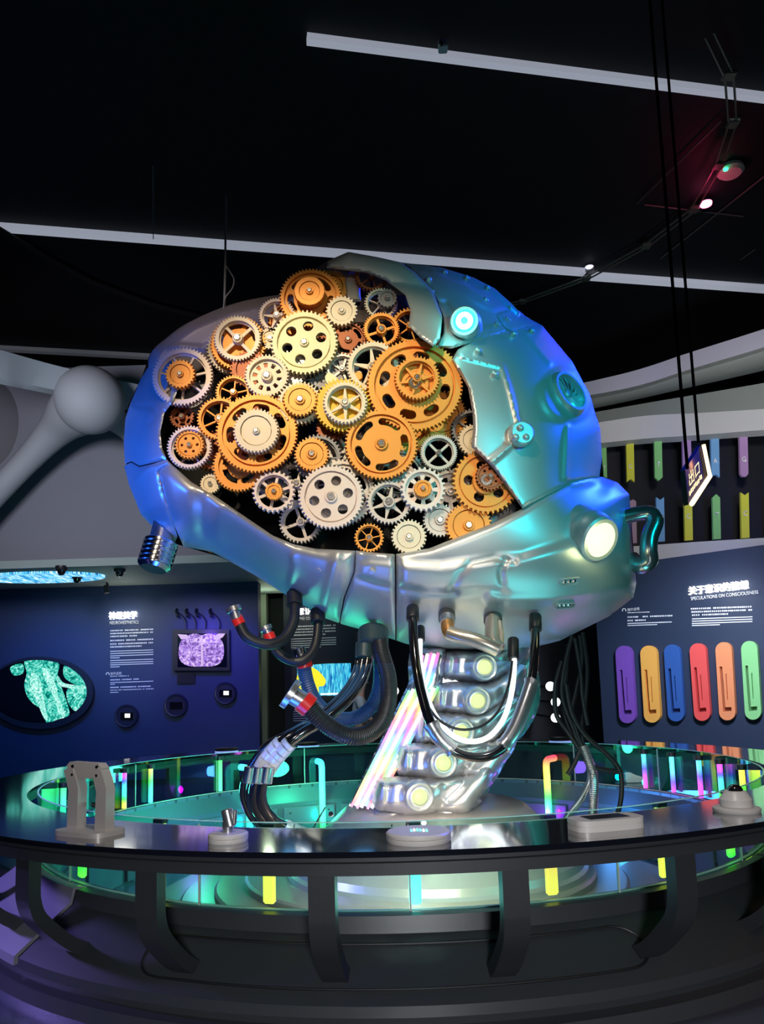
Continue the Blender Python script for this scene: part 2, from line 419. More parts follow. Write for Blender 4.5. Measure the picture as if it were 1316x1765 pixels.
ceil_strip((-6, 396), (1004, 473), 9, 'long linear ceiling light passing behind the top of the brain', CS)
ceil_strip((1010, 480), (1420, 510), 9, 'linear ceiling light right of the break, beside the small lamp', CS)
ceil_strip((-40, 601), (420, 626), 5, 'faint farthest linear ceiling light above the grey sphere', CS2)
# curved cable track, a chain of straight segments
trk = [(1222, 60), (1256, 130), (1262, 213), (1238, 285), (1195, 361), (1113, 424), (1010, 480), (900, 520), (780, 545)]
tr = root('ceiling_track', PZ(1262, 213, ZC - .2), 'thin dark segmented track bending across the right side of the ceiling', 'track')
TRM = mat('track_metal', (.16, .19, .15), .6, .4)
for a, b in zip(trk, trk[1:]):
    A, B = PZ(*a, ZC - .22), PZ(*b, ZC - .22)
    for s in (-1, 1):
        bm = bmesh.new(); dr = (B - A).normalized(); o_ = Vector((-dr.y, dr.x, 0)) * .045 * s
        tube(bm, [A + o_, B + o_], .014, 6); obj('track_rail', bm, TRM, tr)
    bm = bmesh.new(); box(bm, B, (.14, .14, .05), None, .01); obj('track_joint', bm, TRM, tr)
left_trk = [(-20, 385), (80, 445), (160, 488), (260, 525), (340, 545), (470, 560)]
bm = bmesh.new(); tube(bm, [PZ(x, y, ZC - .2) for x, y in left_trk], .05, 6)
tag(obj('ceiling_track', bm, mat('black_rail', (.001, .001, .001), 0, .9)), 'black rail bending across the dark ceiling on the left', 'track')
for i, (a, b, lab) in enumerate([((1096, 352), (1242, 208), 'longest thin seam line left of the red lamp'), ((1137, 446), (1318, 303), 'thin seam line right of the red lamp'),
                            ((1110, 353), (1280, 373), 'thin seam line running under the red lamp'), ((1275, 448), (1300, 430), 'short thin seam line at the right edge of the ceiling')]):
    bm = bmesh.new(); tube(bm, [PZ(*a, ZC - .05), PZ(*b, ZC - .05)], .012, 6); tag(obj('ceiling_wire', bm, mat('thin_wire', (.14, .13, .12), .5, .5)), lab, 'wire')
# suspension cable with loop
def cable(p, lab, r=.010):
    bm = bmesh.new(); tube(bm, p, r, 6); return tag(obj('suspension_cable', bm, mat('steel_cable', (.6, .62, .62), .2, .5)), lab, 'cable')
cable([V(389, 338, 6.5), V(388, 455, 6.3), V(386, 545, 6.2)] , 'straight steel cable holding the left of the brain from the ceiling')
cable(catmull([V(387, 455, 6.29), V(397, 470, 6.27), V(403, 482, 6.25), V(400, 497, 6.23), V(389, 512, 6.22), V(385, 530, 6.2), V(388, 543, 6.2)], 5), 'slack loop of cable tied beside the straight steel cable', .006)
cable([V(263, 240, 9.5), V(264, 412, 9.5)], 'faint vertical cable left of the steel cable', .006)
# ceiling lamps and sensors
r_ = root('ceiling_lamp', PZ(1216, 350, ZC - .1), 'small glowing pink red lamp on the ceiling', 'lamp')
bm = bmesh.new(); lathe_axis(bm, [(0, .10), (.08, .10), (.1, .07)], PZ(1216, 350, ZC - .1), (0, 0, -1), 20); obj('housing', bm, BLACKG, r_)
bm = bmesh.new(); lathe_axis(bm, [(0, .085), (.03, .08), (.05, .04)], PZ(1216, 350, ZC - .2), (0, 0, -1), 20); obj('lens', bm, emis('pink_red_lens', (1, .12, .30), 9), r_)
point('pink_lamp_light', PZ(1222, 346, ZC - .45), (1, .03, .18), 4, .06)
r_ = root('ceiling_lamp', PZ(1015, 460, ZC - .1), 'small white oval downlight by the break in the linear light', 'lamp')
bm = bmesh.new(); lathe_axis(bm, [(0, .08), (.1, .08)], PZ(1015, 460, ZC), (0, 0, -1), 20); obj('housing', bm, WHITEW, r_)
bm = bmesh.new(); lathe_axis(bm, [(0, .07), (.01, .06)], PZ(1015, 460, ZC - .1), (0, 0, -1), 20); obj('lens', bm, emis('lens_cool', (.8, .8, 1), 1.2), r_)
r_ = root('smoke_detector', PZ(1258, 290, ZC), 'pale rounded sensor with a green light next to the track', 'detector')
bm = bmesh.new(); lathe_axis(bm, [(0, .17), (.05, .18), (.09, .14)], PZ(1258, 290, ZC - .02), (0, 0, -1), 24); obj('housing', bm, mat('detector_shell', (.55, .55, .46), 0, .5), r_)
bm = bmesh.new(); lathe_axis(bm, [(0, .035), (.02, .03)], PZ(1250, 291, ZC - .12), (0, 0, -1), 12); obj('indicator', bm, emis('green_indicator', (.05, 1, .4), 3), r_)
r_ = root('camera_fitting', PZ(765, 79, ZC), 'small pale fitting at the top edge beside the nearest linear light', 'fitting')
bm = bmesh.new(); box(bm, PZ(763, 79, ZC - .1), (.10, .12, .1), None, .01); obj('housing', bm, mat('fitting_shell', (.7, .7, .7), 0, .5), r_)
bm = bmesh.new(); lathe_axis(bm, [(0, .02), (.03, .02)], PZ(760, 77, ZC - .15), (0, -1, -.3), 12); obj('lens', bm, BLACKG, r_)

# ------------------------------------------------------------------ ring counter
ZT = .859
def ringpt(a, r, z):
    a = math.radians(a); return Vector((RC[0] + r * math.sin(a), RC[1] - r * math.cos(a), z))
ct = root('ring_counter', (RC[0], RC[1] - 3.1, 0), 'huge charcoal ring counter with gloss black top around the brain sculpture', 'counter')
bm = bmesh.new(); lathe_arc(bm, [(2.83, ZT), (3.385, ZT), (3.393, ZT - .006), (3.393, ZT - .022), (2.83, ZT - .022)], RC, 0, 360, 160); obj('counter_top', bm, TOPM, ct, angle=20)
bm = bmesh.new(); lathe_arc(bm, [(2.84, ZT - .022), (3.385, ZT - .022), (3.385, ZT - .034), (3.372, ZT - .036), (3.372, ZT - .042), (3.385, ZT - .046), (3.385, ZT - .094), (2.84, ZT - .094)], RC, 0, 360, 160); obj('fascia', bm, COUNTER, ct, angle=20)
# sloped base: joints split it
prof = [(2.70, .45), (2.80, .452), (2.815, .45), (2.83, .375), (2.845, .368), (3.13, .17), (3.135, .125), (2.70, .12)]
bm = bmesh.new(); lathe_arc(bm, [(2.70, .118), (3.11, .118), (3.10, .08), (3.16, .07), (3.17, 0), (2.70, 0)], RC, 0, 360, 160); obj('plinth', bm, BASEM, ct, angle=20)
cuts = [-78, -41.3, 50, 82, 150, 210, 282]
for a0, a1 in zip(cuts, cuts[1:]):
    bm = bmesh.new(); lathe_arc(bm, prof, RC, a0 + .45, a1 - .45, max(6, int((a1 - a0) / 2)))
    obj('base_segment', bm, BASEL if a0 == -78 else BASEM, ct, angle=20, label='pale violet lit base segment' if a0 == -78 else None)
bm = bmesh.new(); lathe_arc(bm, [(2.71, .44), (2.80, .44), (2.82, .365), (3.11, .162), (3.11, .121), (2.71, .121)], RC, 0, 360, 120); obj('base_core', bm, INSIDE, ct)
# lozenge access panel, a proud lip line on the slope
def slope(a, t):  # t 0 top .. 1 bottom of the slope
    return ringpt(a, 2.849 + .281 * t, .370 - .198 * t)
lz = []
for i in range(0, 41): lz.append((-22 + 42 * i / 40 - 1, .78))
for i in range(1, 12): q = math.pi / 2 - math.pi * i / 12; lz.append((19 + 2.6 * math.cos(q), .45 + .33 * math.sin(q)))
for i in range(0, 41): lz.append((19 - 42 * i / 40, .12))
for i in range(1, 12): q = math.pi / 2 - math.pi * i / 12; lz.append((-23 - 2.6 * math.cos(q), .45 - .33 * math.sin(q)))
bm = bmesh.new(); pts = [slope(a, t) for a, t in lz]; pts.append(pts[0]); tube(bm, pts, .006, 6, cap=False); obj('access_panel_seam', bm, mat('seam_black', (.008, .009, .011), 0, .5), ct)
# inner curb and its panels
bm = bmesh.new(); lathe_arc(bm, [(2.70, .45), (2.705, .43), (2.64, .30), (2.62, .27), (2.62, -.2), (2.70, -.2)], RC, 0, 360, 120); obj('inner_curb', bm, CURB, ct, angle=20)
for k in range(24):
    a = k * 15 + 7.5
    if abs(a - 360 if a > 180 else a) < 60: continue
    bm = bmesh.new(); lathe_arc(bm, [(2.615, .22), (2.60, .215), (2.60, -.17), (2.615, -.175)], RC, a - 6.6, a + 6.6, 6); pn = obj('curb_panel', bm, PANELM, ct, angle=20)
    for s in (-5, 5):
        bm = bmesh.new(); q = ringpt(a + s, 2.60, .16); n = (Vector((*RC, .16)) - q).normalized(); lathe_axis(bm, [(0, .014), (.008, .012)], q, n, 10); obj('screw', bm, CHROME, pn)
# brackets
BR = [-34.3 + 13.88 * k for k in range(26)]
for k, a in enumerate(BR):
    path = [(3.28, .80), (3.28, .60), (3.275, .54), (3.25, .47), (3.19, .40), (3.08, .30), (2.97, .235)]
    cpts = catmull([(r, 0, z) for r, z in path], 5)
    bm = bmesh.new(); rows = []
    for i, p in enumerate(cpts):
        t = (cpts[min(i + 1, len(cpts) - 1)] - cpts[max(i - 1, 0)]).normalized(); n = Vector((t.z, 0, -t.x)) * .032
        h = .056
        s = [(p + n, -h), (p + n, h), (p - n, h), (p - n, -h)]
        ar = math.radians(a); rv = Vector((math.sin(ar), -math.cos(ar), 0)); tv = Vector((math.cos(ar), math.sin(ar), 0))
        rows.append([bm.verts.new(Vector((RC[0], RC[1], 0)) + rv * q.x + UZ * q.z + tv * hh) for q, hh in s])
    for A, B in zip(rows, rows[1:]):
        for j in range(4): bm.faces.new((A[j], A[(j + 1) % 4], B[(j + 1) % 4], B[j]))
    bm.faces.new(rows[0]); bm.faces.new(rows[-1][::-1])
    obj('bracket', bm, COUNTER, ct, angle=30)
# glass railing: sixteen curved panes
gl = root('glass_railing', ringpt(0, 2.76, .45), 'round teal tinted glass railing standing on the ring counter base', 'railing')
for k in range(16):
    a0, a1 = 22.5 * k + .12, 22.5 * (k + 1) - .12
    bm = bmesh.new(); lathe_arc(bm, [(2.755, .452), (2.755, ZT + .01), (2.765, ZT + .01), (2.765, .452)], RC, a0, a1, 10); pane = obj('glass_pane', bm, GLASS, gl, angle=30)
    bm = bmesh.new(); lathe_arc(bm, [(2.7545, ZT + .0105), (2.7545, ZT + .0145), (2.7655, ZT + .0145), (2.7655, ZT + .0105)], RC, a0, a1, 10); obj('polished_edge', bm, mat('glass_edge', (.45, .9, .8), 0, .15), pane)
    bm = bmesh.new(); box(bm, ringpt(a0 - .12, 2.76, (ZT + .452) / 2), (.008, .012, ZT - .46), Matrix.Rotation(math.radians(a0), 3, 'Z')); obj('joint_strip', bm, mat('joint_strip', (.5, .55, .5), 0, .4), pane)
# pale foot strip without emission (bright line at the glass foot)
bm = bmesh.new(); lathe_arc(bm, [(2.73, .4525), (2.748, .4525), (2.748, .458), (2.73, .458)], RC, 0, 360, 120); obj('foot_strip', bm, mat('foot_strip', (.8, .8, .82), 0, .3), ct)

# light tubes: straight ones hanging inside the glass at the front, hooked ones and reflections built as tubes at the back
def huecol(h):
    import colorsys; return colorsys.hsv_to_rgb(h % 1, 1, 1)
front_t = [(-44.5, .30, .45, 'green cyan light tube hanging inside the glass at the far left front'), (-29.0, .155, .19, 'yellow light tube left of the second bracket gap, under the counter'), (-14.9, .14, .19, 'yellow light tube under the counter left of the middle'),
           (.55, .485, .47, 'cyan light tube under the middle of the counter'), (15.2, .135, .03, 'orange yellow light tube right of the middle bracket'), (30.4, .145, .20, 'yellow green light tube near the right bracket'), (45, .35, .1, 'light tube hanging inside the glass at the far right front')]
for a, h0, h1, lab in front_t:
    bm = bmesh.new(); box(bm, ringpt(a, 2.70, .655), (.060, .035, .37), Matrix.Rotation(math.radians(a), 3, 'Z'), .008)
    o = obj('light_tube', bm, gradmat('tube_glow', h0, h1, .46, .78, 1.8)); tag(o, lab, 'light tube', 'straight light tubes under the counter')
    bm = bmesh.new(); box(bm, ringpt(a, 2.70, .845), (.07, .04, .02), Matrix.Rotation(math.radians(a), 3, 'Z')); obj('tube_cap', bm, BLACKR, o)
back_t = [(430, .42, .52, 'cyan hooked light tube left of the banded hoses'), (555, .33, .52, 'cyan green hooked light tube left of the sculpture foot'), (820, .12, .25, 'yellow hooked light tube right behind the spine'), (944, .62, .0, 'rainbow hooked light tube right of the spine'),
          (1092, .86, .50, 'blue magenta reflection built as a tube, first of the right hand group'), (1137, .75, .45, 'blue violet reflection built as a tube, second of the right hand group'), (1180, .86, .5, 'wide magenta reflection built as a tube, third of the right hand group'),  # right hand group: reflections in the glass, built as glowing tubes
          (1213, .16, .9, 'magenta yellow reflection built as a tube, fourth of the right hand group'), (1247, .50, .13, 'cyan green reflection built as a tube, fifth of the right hand group'),
          (282, .50, .22, 'green light tube on the left back of the ring'), (240, .16, .86, 'pink yellow light tube on the left back of the ring'), (145, .48, .35, 'green light tube seen through the headset stand'), (395, .38, .33, 'short green reflection built as a tube, left of the back'), (690, .55, .45, 'cyan light tube hidden behind the glowing strips')]
def ang_for(px, r, z, back=True):
    best = None
    for k in range(0, 3600):
        a = k / 10
        if back and not (60 < a < 300): continue
        q = ringpt(a, r, z) - Vector(EYE); xx = q.dot(Vector(_r)) / q.dot(Vector(_fw)) * F + CX
        if best is None or abs(xx - px) < best[0]: best = (abs(xx - px), a)
    return best[1]
for px, h0, h1, lab in back_t:
    a = ang_for(px, 2.55, .3)
    p = catmull([ringpt(a, 2.745, .70), ringpt(a, 2.66, .70), ringpt(a, 2.58, .69), ringpt(a, 2.55, .64), ringpt(a, 2.55, .5)], 4)
    hooked = px in (430, 555, 944)
    if not hooked: p = [ringpt(a, 2.72, .80), ringpt(a, 2.72, .6), ringpt(a, 2.72, .47)]
    else: p += [ringpt(a, 2.55, z) for z in (.35, .2, .05, -.05)]
    bm = bmesh.new(); tube(bm, p, .036 if hooked else .022, 12)
    o = obj('light_tube', bm, gradmat('tube_glow', h0, h1, -.05 if hooked else .47, .72 if hooked else .82, 1.8)); tag(o, lab, 'light tube', 'light tubes around the back of the ring')
    bm = bmesh.new()
    if hooked:
        lathe_axis(bm, [(0, .05), (.06, .05)], ringpt(a, 2.55, -.12), UZ, 14)
        c = huecol(h0 + (.12 if px != 820 else 0)); q = ringpt(a, 2.48, .10); point('tube_light', q, c, 5.0, .05)
    else: lathe_axis(bm, [(0, .04), (.04, .04)], ringpt(a, 2.72, .80), UZ, 12)
    obj('tube_cap', bm, BLACKR, o)
point('tube_light_green', ringpt(205, 2.3, .6), (.05, 1, .45), 18, .1)
point('tube_light_green2', ringpt(240, 2.2, .6), (.05, 1, .55), 22, .1)
point('tube_light_blue', ringpt(120, 2.4, .3), (.1, .3, 1), 10, .1)
point('tube_light_magenta', ringpt(100, 2.45, .6), (1, .1, .9), 3, .1)
point('tube_light_violet', ringpt(-120, 2.3, .2), (.3, .1, 1), 6, .1)
point('tube_light_front', ringpt(0, 2.3, .35), (.3, 1, .9), 3, .1)

# ------------------------------------------------------------------ devices on the counter
RT = 3.12
class _S:
    pass
def dev(a, r=RT):
    o = ringpt(a, r, ZT); ar = math.radians(a)
    X = Vector((math.cos(ar), math.sin(ar), 0)); Yv = Vector((-math.sin(ar), math.cos(ar), 0))    # X along the ring, Y inwards
    return o, X, Yv
# headset stand
o, X, Yv = dev(-29.0, 3.16)
X, Yv, UZs = X * .78, Yv * .78, UZ * .80
st = root('headset_stand', o, 'grey metal arch stand with two bent arms on the left of the counter', 'stand')
bm = bmesh.new(); prism(bm, [(x * .21, y * .13) for x, y in [(math.copysign(abs(math.cos(t)) ** .45, math.cos(t)), math.copysign(abs(math.sin(t)) ** .45, math.sin(t))) for t in [2 * PI * i / 40 for i in range(40)]]], lambda x, y, w: o + X * x + Yv * y + UZs * w, .028, 0); obj('base_plate', bm, GREYP, st)
for s in (-1, 1):
    pr = [(s * .125 + dx, z) for dx, z in [(-.045, .02), (-.04, .18), (-.035, .25), (-.06, .32), (-.085, .37), (-.03, .395), (.0, .385), (.03, .33), (.052, .27), (.05, .18), (.048, .02)]]
    bm = bmesh.new(); prism(bm, pr, lambda x, y, w: o + X * x + UZs * y + Yv * w, -.035, .035); obj('arm', bm, GREYP, st)
bm = bmesh.new(); prism(bm, [(-.19, .40), (-.16, .425), (.10, .418), (.13, .39), (.10, .33), (-.13, .325)], lambda x, y, w: o + X * x + UZs * y + Yv * w, -.03, .03); cb = obj('crossbar', bm, GREYP, st)
for x in (-.13, .09):
    for z in (.35, .40):
        bm = bmesh.new(); lathe_axis(bm, [(0, .009), (.006, .007)], o + X * x + UZs * (z - .002) - Yv * .03, -Yv, 10); obj('screw', bm, BLACKG, cb)
bm = bmesh.new(); tube(bm, catmull([o + X * .01 + Yv * .06 + UZs * .02, o + X * .01 + Yv * .06 + UZs * .10, o + X * .0 + Yv * .06 + UZs * .15, o - X * .05 + Yv * .06 + UZs * .16], 4), .012, 8); obj('cable', bm, BLACKR, st)
# joystick
o, X, Yv = dev(-14.7, 3.17)
js = root('joystick', o, 'chrome jointed knob on a round white base, left of the middle of the counter', 'knob')
bm = bmesh.new(); lathe_axis(bm, [(0, .085), (.008, .088), (.018, .088), (.020, .084), (.022, .088), (.034, .088), (.040, .08)], o, UZ, 40); obj('base', bm, WHITEP, js)
bm = bmesh.new(); lathe_axis(bm, [(0, .024), (.045, .024)], o + UZ * .038, UZ, 20); lathe_axis(bm, [(0, .02), (.005, .026), (.075, .026), (.08, .02)], o + UZ * .062 + X * .012, UZ * 1 - X * .25, 20); obj('knob', bm, STEEL, js)
bm = bmesh.new(); lathe_axis(bm, [(0, .011), (.06, .011)], o + UZ * .075 + X * .028, UZ + X * .1, 12); obj('lever', bm, STEEL, js)
# round button disc
o, X, Yv = dev(.6, 3.18)
bd = root('button_disc', o, 'large round white disc with lit symbols at the middle of the counter', 'button')
bm = bmesh.new(); lathe_axis(bm, [(0, .135), (.006, .139), (.020, .139), (.022, .134), (.025, .139), (.036, .139), (.042, .132)], o, UZ, 48); obj('base', bm, WHITEP, bd)
for i in range(6):
    bm = bmesh.new(); box(bm, o + X * (-.03 + .013 * i) + UZ * .0435 + Yv * (.01 * math.sin(i)), (.008, .05, .003)); obj('lit_symbol', bm, emis('symbol%d' % (i % 3), [(.2, .7, 1), (.9, .9, 1), (.2, 1, .7)][i % 3], 1.6), bd)
# touch panel
o, X, Yv = dev(16.3, 3.14); X *= .86; Yv *= .86
tp = root('touch_panel', o, 'white oblong panel with a dark sloping screen on the right of the counter', 'panel')
sup = [(math.copysign(abs(math.cos(t)) ** .5, math.cos(t)) * .195, math.copysign(abs(math.sin(t)) ** .5, math.sin(t)) * .10) for t in [2 * PI * i / 48 for i in range(48)]]
bm = bmesh.new(); prism(bm, sup, lambda x, y, w: o + X * x + Yv * y + UZ * w, .022, 0); prism(bm, [(x * .98, y * .98) for x, y in sup], lambda x, y, w: o + X * x + Yv * y + UZ * w, .026, .02); prism(bm, sup, lambda x, y, w: o + X * x + Yv * y + UZ * w, .048, .026); obj('body', bm, WHITEP, tp)
bm = bmesh.new(); prism(bm, [(-.115, -.05), (.115, -.05), (.115, .055), (-.115, .055)], lambda x, y, w: o + X * x + Yv * y + UZ * w, .0505, .045); obj('screen', bm, mat('dark_screen', (.03, .035, .045), 0, .15), tp)
# dome camera
o, X, Yv = dev(31.0, 3.14)
dc = root('dome_camera', o, 'white conical unit with a dark glossy dome at the right of the counter', 'camera')
bm = bmesh.new(); lathe_axis(bm, [(0, .105), (.008, .11), (.020, .11), (.024, .10)], o, UZ, 48); obj('base_plate', bm, WHITEP, dc)
bm = bmesh.new(); lathe_axis(bm, [(0, .074), (.035, .076), (.07, .052), (.075, .046)], o + UZ * .026, UZ, 48); obj('cone', bm, WHITEP, dc)
bm = bmesh.new(); lathe_axis(bm, [(0, .037)] + [(.034 * math.sin(t), .037 * math.cos(t)) for t in (.2, .5, .8, 1.1, 1.35, 1.5)], o + UZ * .098, UZ, 32); obj('dome', bm, LENSB, dc)
# round pucks on the back of the ring
for px, lab in [(390, 'left one of the round pucks with blue lit rim at the back of the ring'), (531, 'middle round puck with blue lit rim behind the hoses'), (966, 'right round puck with blue lit rim at the back of the ring')]:
    a = ang_for(px, 3.05, ZT); q = ringpt(a, 3.05, ZT)
    pk = root('lit_puck', q, lab, 'device', 'round devices on the back of the ring')
    bm = bmesh.new(); lathe_axis(bm, [(.012, .13), (.035, .135), (.045, .11)], q, UZ, 32); obj('cap', bm, BLACKR, pk)
    bm = bmesh.new(); lathe_axis(bm, [(0, .13), (.012, .13)], q, UZ, 32); obj('lit_rim', bm, mat('puck_rim', (.3, .3, .4), 0, .4, emit=(.3, .4, 1), es=.9), pk)

# ------------------------------------------------------------------ brain sculpture
BR_LOC = (.35, 6.5, -.2)
bs = root('brain_sculpture', BR_LOC, 'giant silver mechanical brain full of orange and cream gears on a lit spine', 'sculpture')
SIL = [(563, 450), (600, 434), (690, 452), (760, 461), (815, 478), (852, 497), (880, 522), (897, 540), (935, 562), (985, 622), (1016, 680), (1034, 740), (1037, 790), (1040, 822), (1062, 832), (1084, 852), (1090, 930),
       (1096, 1005), (1091, 1030), (1050, 1062), (965, 1104), (880, 1127), (780, 1122), (700, 1110), (620, 1084), (555, 1064), (500, 1030), (440, 992), (380, 960), (300, 937), (243, 887), (222, 835), (213, 760), (220, 700),
       (244, 650), (262, 600), (330, 553), (400, 524), (480, 508)]
def densify(poly, step, closed=True):
    pts = [Vector((p[0], p[1])) for p in poly]
    if closed: pts.append(pts[0].copy())
    o = resample(pts, step)
    if closed and (o[-1] - o[0]).length < step * .5: o.pop()
    return np.array([[p.x, p.y] for p in o])
SILD = densify(SIL, 6)
def sil_dist(q):
    "soft distance (px) to the outline of the brain"
    d2 = ((q[:, None, :] - SILD[None]) ** 2).sum(-1) + 1e-3
    return (6 * (1 / d2 ** 3).sum(1) / 1.178) ** (-.2)
def in_poly(q, poly):
    x, y = q[:, 0], q[:, 1]; c = np.zeros(len(q), bool); n = len(poly); j = n - 1
    for i in range(n):
        xi, yi = poly[i]; xj, yj = poly[j]
        m = ((yi > y) != (yj > y)) & (x < (xj - xi) * (y - yi) / (yj - yi + 1e-12) + xi); c ^= m; j = i
    return c
def seg_dist(q, pl, closed=False):
    best = np.full(len(q), 1e9); n = len(pl)
    for i in range(n if closed else n - 1):
        a = np.array(pl[i], float); b = np.array(pl[(i + 1) % n], float); ab = b - a; L = (ab ** 2).sum() + 1e-9
        t = np.clip(((q - a) @ ab) / L, 0, 1); best = np.minimum(best, np.hypot(*(q - a - t[:, None] * ab).T))
    return best
YC, AM, WD = 6.30, 1.20, 215.0
def D0(q):
    q = np.atleast_2d(np.asarray(q, float)); d = np.clip(sil_dist(q) / WD, 0, 1)
    inside = in_poly(q, SIL)
    return np.where(inside, YC - AM * np.sqrt(np.clip(1 - (1 - d) ** 2, 0, 1)), YC)
def catp(poly, n=6, closed=True):
    return [(v.x, v.y) for v in catmull([Vector((p[0], p[1], 0)) for p in poly], n, closed)]
def panel(name, poly, m, parent=None, depth=None, thick=.07, feats=(), step=3.6, rnd=7, rh=.02, smooth=True, label=None, off=0.0):
    "curved plate whose outline is poly; feats = ridges ('r', line, height, half width) and raised areas ('p', polygon, height, softness)"
    pl = catp(poly, 4) if smooth else poly
    B = densify(pl, step); pb = [tuple(p) for p in B]
    x0, y0 = B.min(0); x1, y1 = B.max(0)
    gx, gy = np.meshgrid(np.arange(x0, x1, step), np.arange(y0, y1, step)); gx = gx + ((np.arange(gx.shape[0]) % 2) * step / 2)[:, None]
    G = np.stack([gx.ravel(), gy.ravel()], 1); G = G[in_poly(G, pb)]
    G = G[seg_dist(G, pb, True) > step * .6]
    inner = catp(poly, 4)
    allp = np.vstack([B, G]); n = len(B)
    vs, es, fs, *_ = delaunay_2d_cdt([Vector(p) for p in allp], [(i, (i + 1) % n) for i in range(n)], [], 1, 1e-4)
    Q = np.array([[v.x, v.y] for v in vs])
    dd = (depth or D0)(Q) + off
    e = seg_dist(Q, pb, True)
    dd = dd + rh * (1 - np.sqrt(np.clip(1 - (1 - np.clip(e / rnd, 0, 1)) ** 2, 0, 1)))
    for f in feats:
        if f[0] == 'r': dd = dd - f[2] * np.exp(-(seg_dist(Q, f[1]) / f[3]) ** 2)
        else:
            s = np.where(in_poly(Q, f[1]), 1, -1) * seg_dist(Q, f[1], True); t = np.clip(s / f[3] * .5 + .5, 0, 1); dd = dd - f[2] * t * t * (3 - 2 * t)
    A3 = P(Q[:, 0], Q[:, 1], dd); B3 = P(Q[:, 0], Q[:, 1], dd + thick)
    bm = bmesh.new(); A = [bm.verts.new(p) for p in A3]; Bv = [bm.verts.new(p) for p in B3]
    cnt = {}
    for f in fs:
        bm.faces.new([A[i] for i in f]); bm.faces.new([Bv[i] for i in f][::-1])
        for i in range(len(f)):
            k = tuple(sorted((f[i], f[(i + 1) % len(f)]))); cnt[k] = cnt.get(k, 0) + 1
    for (a, b), c in cnt.items():
        if c == 1: bm.faces.new((A[a], A[b], Bv[b], Bv[a]))
    return obj(name, bm, m, parent, angle=50, label=label)
def surf(px, py, off=0.0, depth=None):
    "point and outward normal of the shell at a pixel"
    f = depth or D0; e = 4.0
    q = np.array([[px, py], [px + e, py], [px, py + e]]); dd = f(q) + off; w = P(q[:, 0], q[:, 1], dd)
    n = np.cross(w[1] - w[0], w[2] - w[0]); n /= np.linalg.norm(n)
    if n[1] > 0: n = -n
    return Vector(w[0]), Vector(n)

# back half of the shell; an added black sheet paints its unlit inside
def back_depth(q): 
    d = np.clip(sil_dist(q) / WD, 0, 1); return YC + 1.0 * np.sqrt(np.clip(1 - (1 - d) ** 2, 0, 1)) - .02
panel('back_shell', SIL, SHELL_BACK, bs, depth=back_depth, thick=.05, step=12, rnd=1, rh=0, smooth=False)
def in_depth(q): return back_depth(q) - .45
core = [(300, 640), (345, 600), (420, 560), (500, 540), (580, 500), (650, 500), (720, 530), (780, 600), (830, 640), (900, 700), (960, 780), (960, 860), (880, 930), (700, 985), (560, 985), (440, 930), (340, 870), (285, 790), (278, 720)]
panel('inner_shade_sheet', core, INSIDE, bs, depth=lambda q: np.full(len(q), 5.95), thick=.05, step=30, rnd=1, rh=0)
# grey dome plate at the upper left behind the gears
panel('shell_panel', [(258, 612), (292, 578), (330, 553), (400, 524), (480, 508), (566, 500), (610, 505), (600, 545), (520, 560), (440, 585), (390, 605), (340, 640), (300, 650), (262, 655)], SHELL_BACK, bs,
      depth=lambda q: np.clip(D0(q) , 5.86, 6.6), thick=.06, label='brown grey dome plate behind the gears', feats=[('r', [(262, 600), (300, 596), (350, 600), (420, 560)], .02, 5)])
panel('frame_plate', [(596, 520), (592, 480), (602, 468), (618, 470), (622, 520)], SHELL_BACK, bs, depth=lambda q: np.full(len(q), 5.62), thick=.05, rnd=3, smooth=False)
panel('frame_plate', [(596, 514), (700, 508), (720, 560), (660, 560), (600, 560)], mat('inner_bracket', (.12, .09, .08), .2, .5), bs, depth=lambda q: np.full(len(q), 5.72), thick=.05, rnd=3, smooth=False)
# left blue panel
panel('shell_panel', [(213, 762), (216, 722), (224, 697), (243, 652), (262, 622), (290, 618), (316, 640), (300, 690), (283, 712), (276, 745), (279, 772), (287, 792), (262, 798), (240, 803), (226, 795), (215, 800)], SHELL, bs,
      feats=[('r', [(232, 700), (262, 700), (268, 712), (258, 730)], -.012, 4), ('r', [(224, 697), (218, 740), (217, 790)], .02, 5)], label='smooth left side panel', smooth=False, rh=.03, rnd=9)
# lower left cheek
panel('shell_panel', [(214, 803), (226, 797), (240, 805), (262, 800), (288, 792), (294, 801), (272, 812), (281, 850), (296, 893), (306, 925), (300, 937), (270, 915), (243, 887), (222, 835)], SHELL, bs,
      feats=[('r', [(262, 801), (240, 822), (222, 838)], .018, 4)], label='lower left cheek plate', smooth=False, rh=.025)
# long lower left jaw
jl = [(288, 793), (330, 831), (372, 856), (420, 889), (470, 923), (505, 938), (545, 946), (612, 949), (610, 985), (592, 1030), (584, 1074), (555, 1064), (500, 1030), (440, 992), (385, 962), (365, 951), (316, 942), (300, 905), (284, 860), (272, 813)]
panel('shell_panel', jl, SHELL, bs, smooth=False, rh=.05, rnd=16, label='long lower left jaw plate', feats=[
    ('p', [(278, 818), (292, 812), (330, 842), (338, 870), (342, 915), (366, 950), (318, 940), (300, 900)], .05, 14),
    ('p', [(368, 866), (395, 860), (440, 895), (520, 945), (600, 962), (600, 1030), (584, 1070), (500, 1026), (440, 990), (378, 955), (362, 930), (360, 890)], .06, 16),
    ('r', [(498, 1020), (508, 975), (505, 960)], .02, 6), ('r', [(582, 950), (570, 1000), (556, 1060)], .03, 9), ('r', [(388, 960), (440, 985), (480, 1015)], .015, 5)])
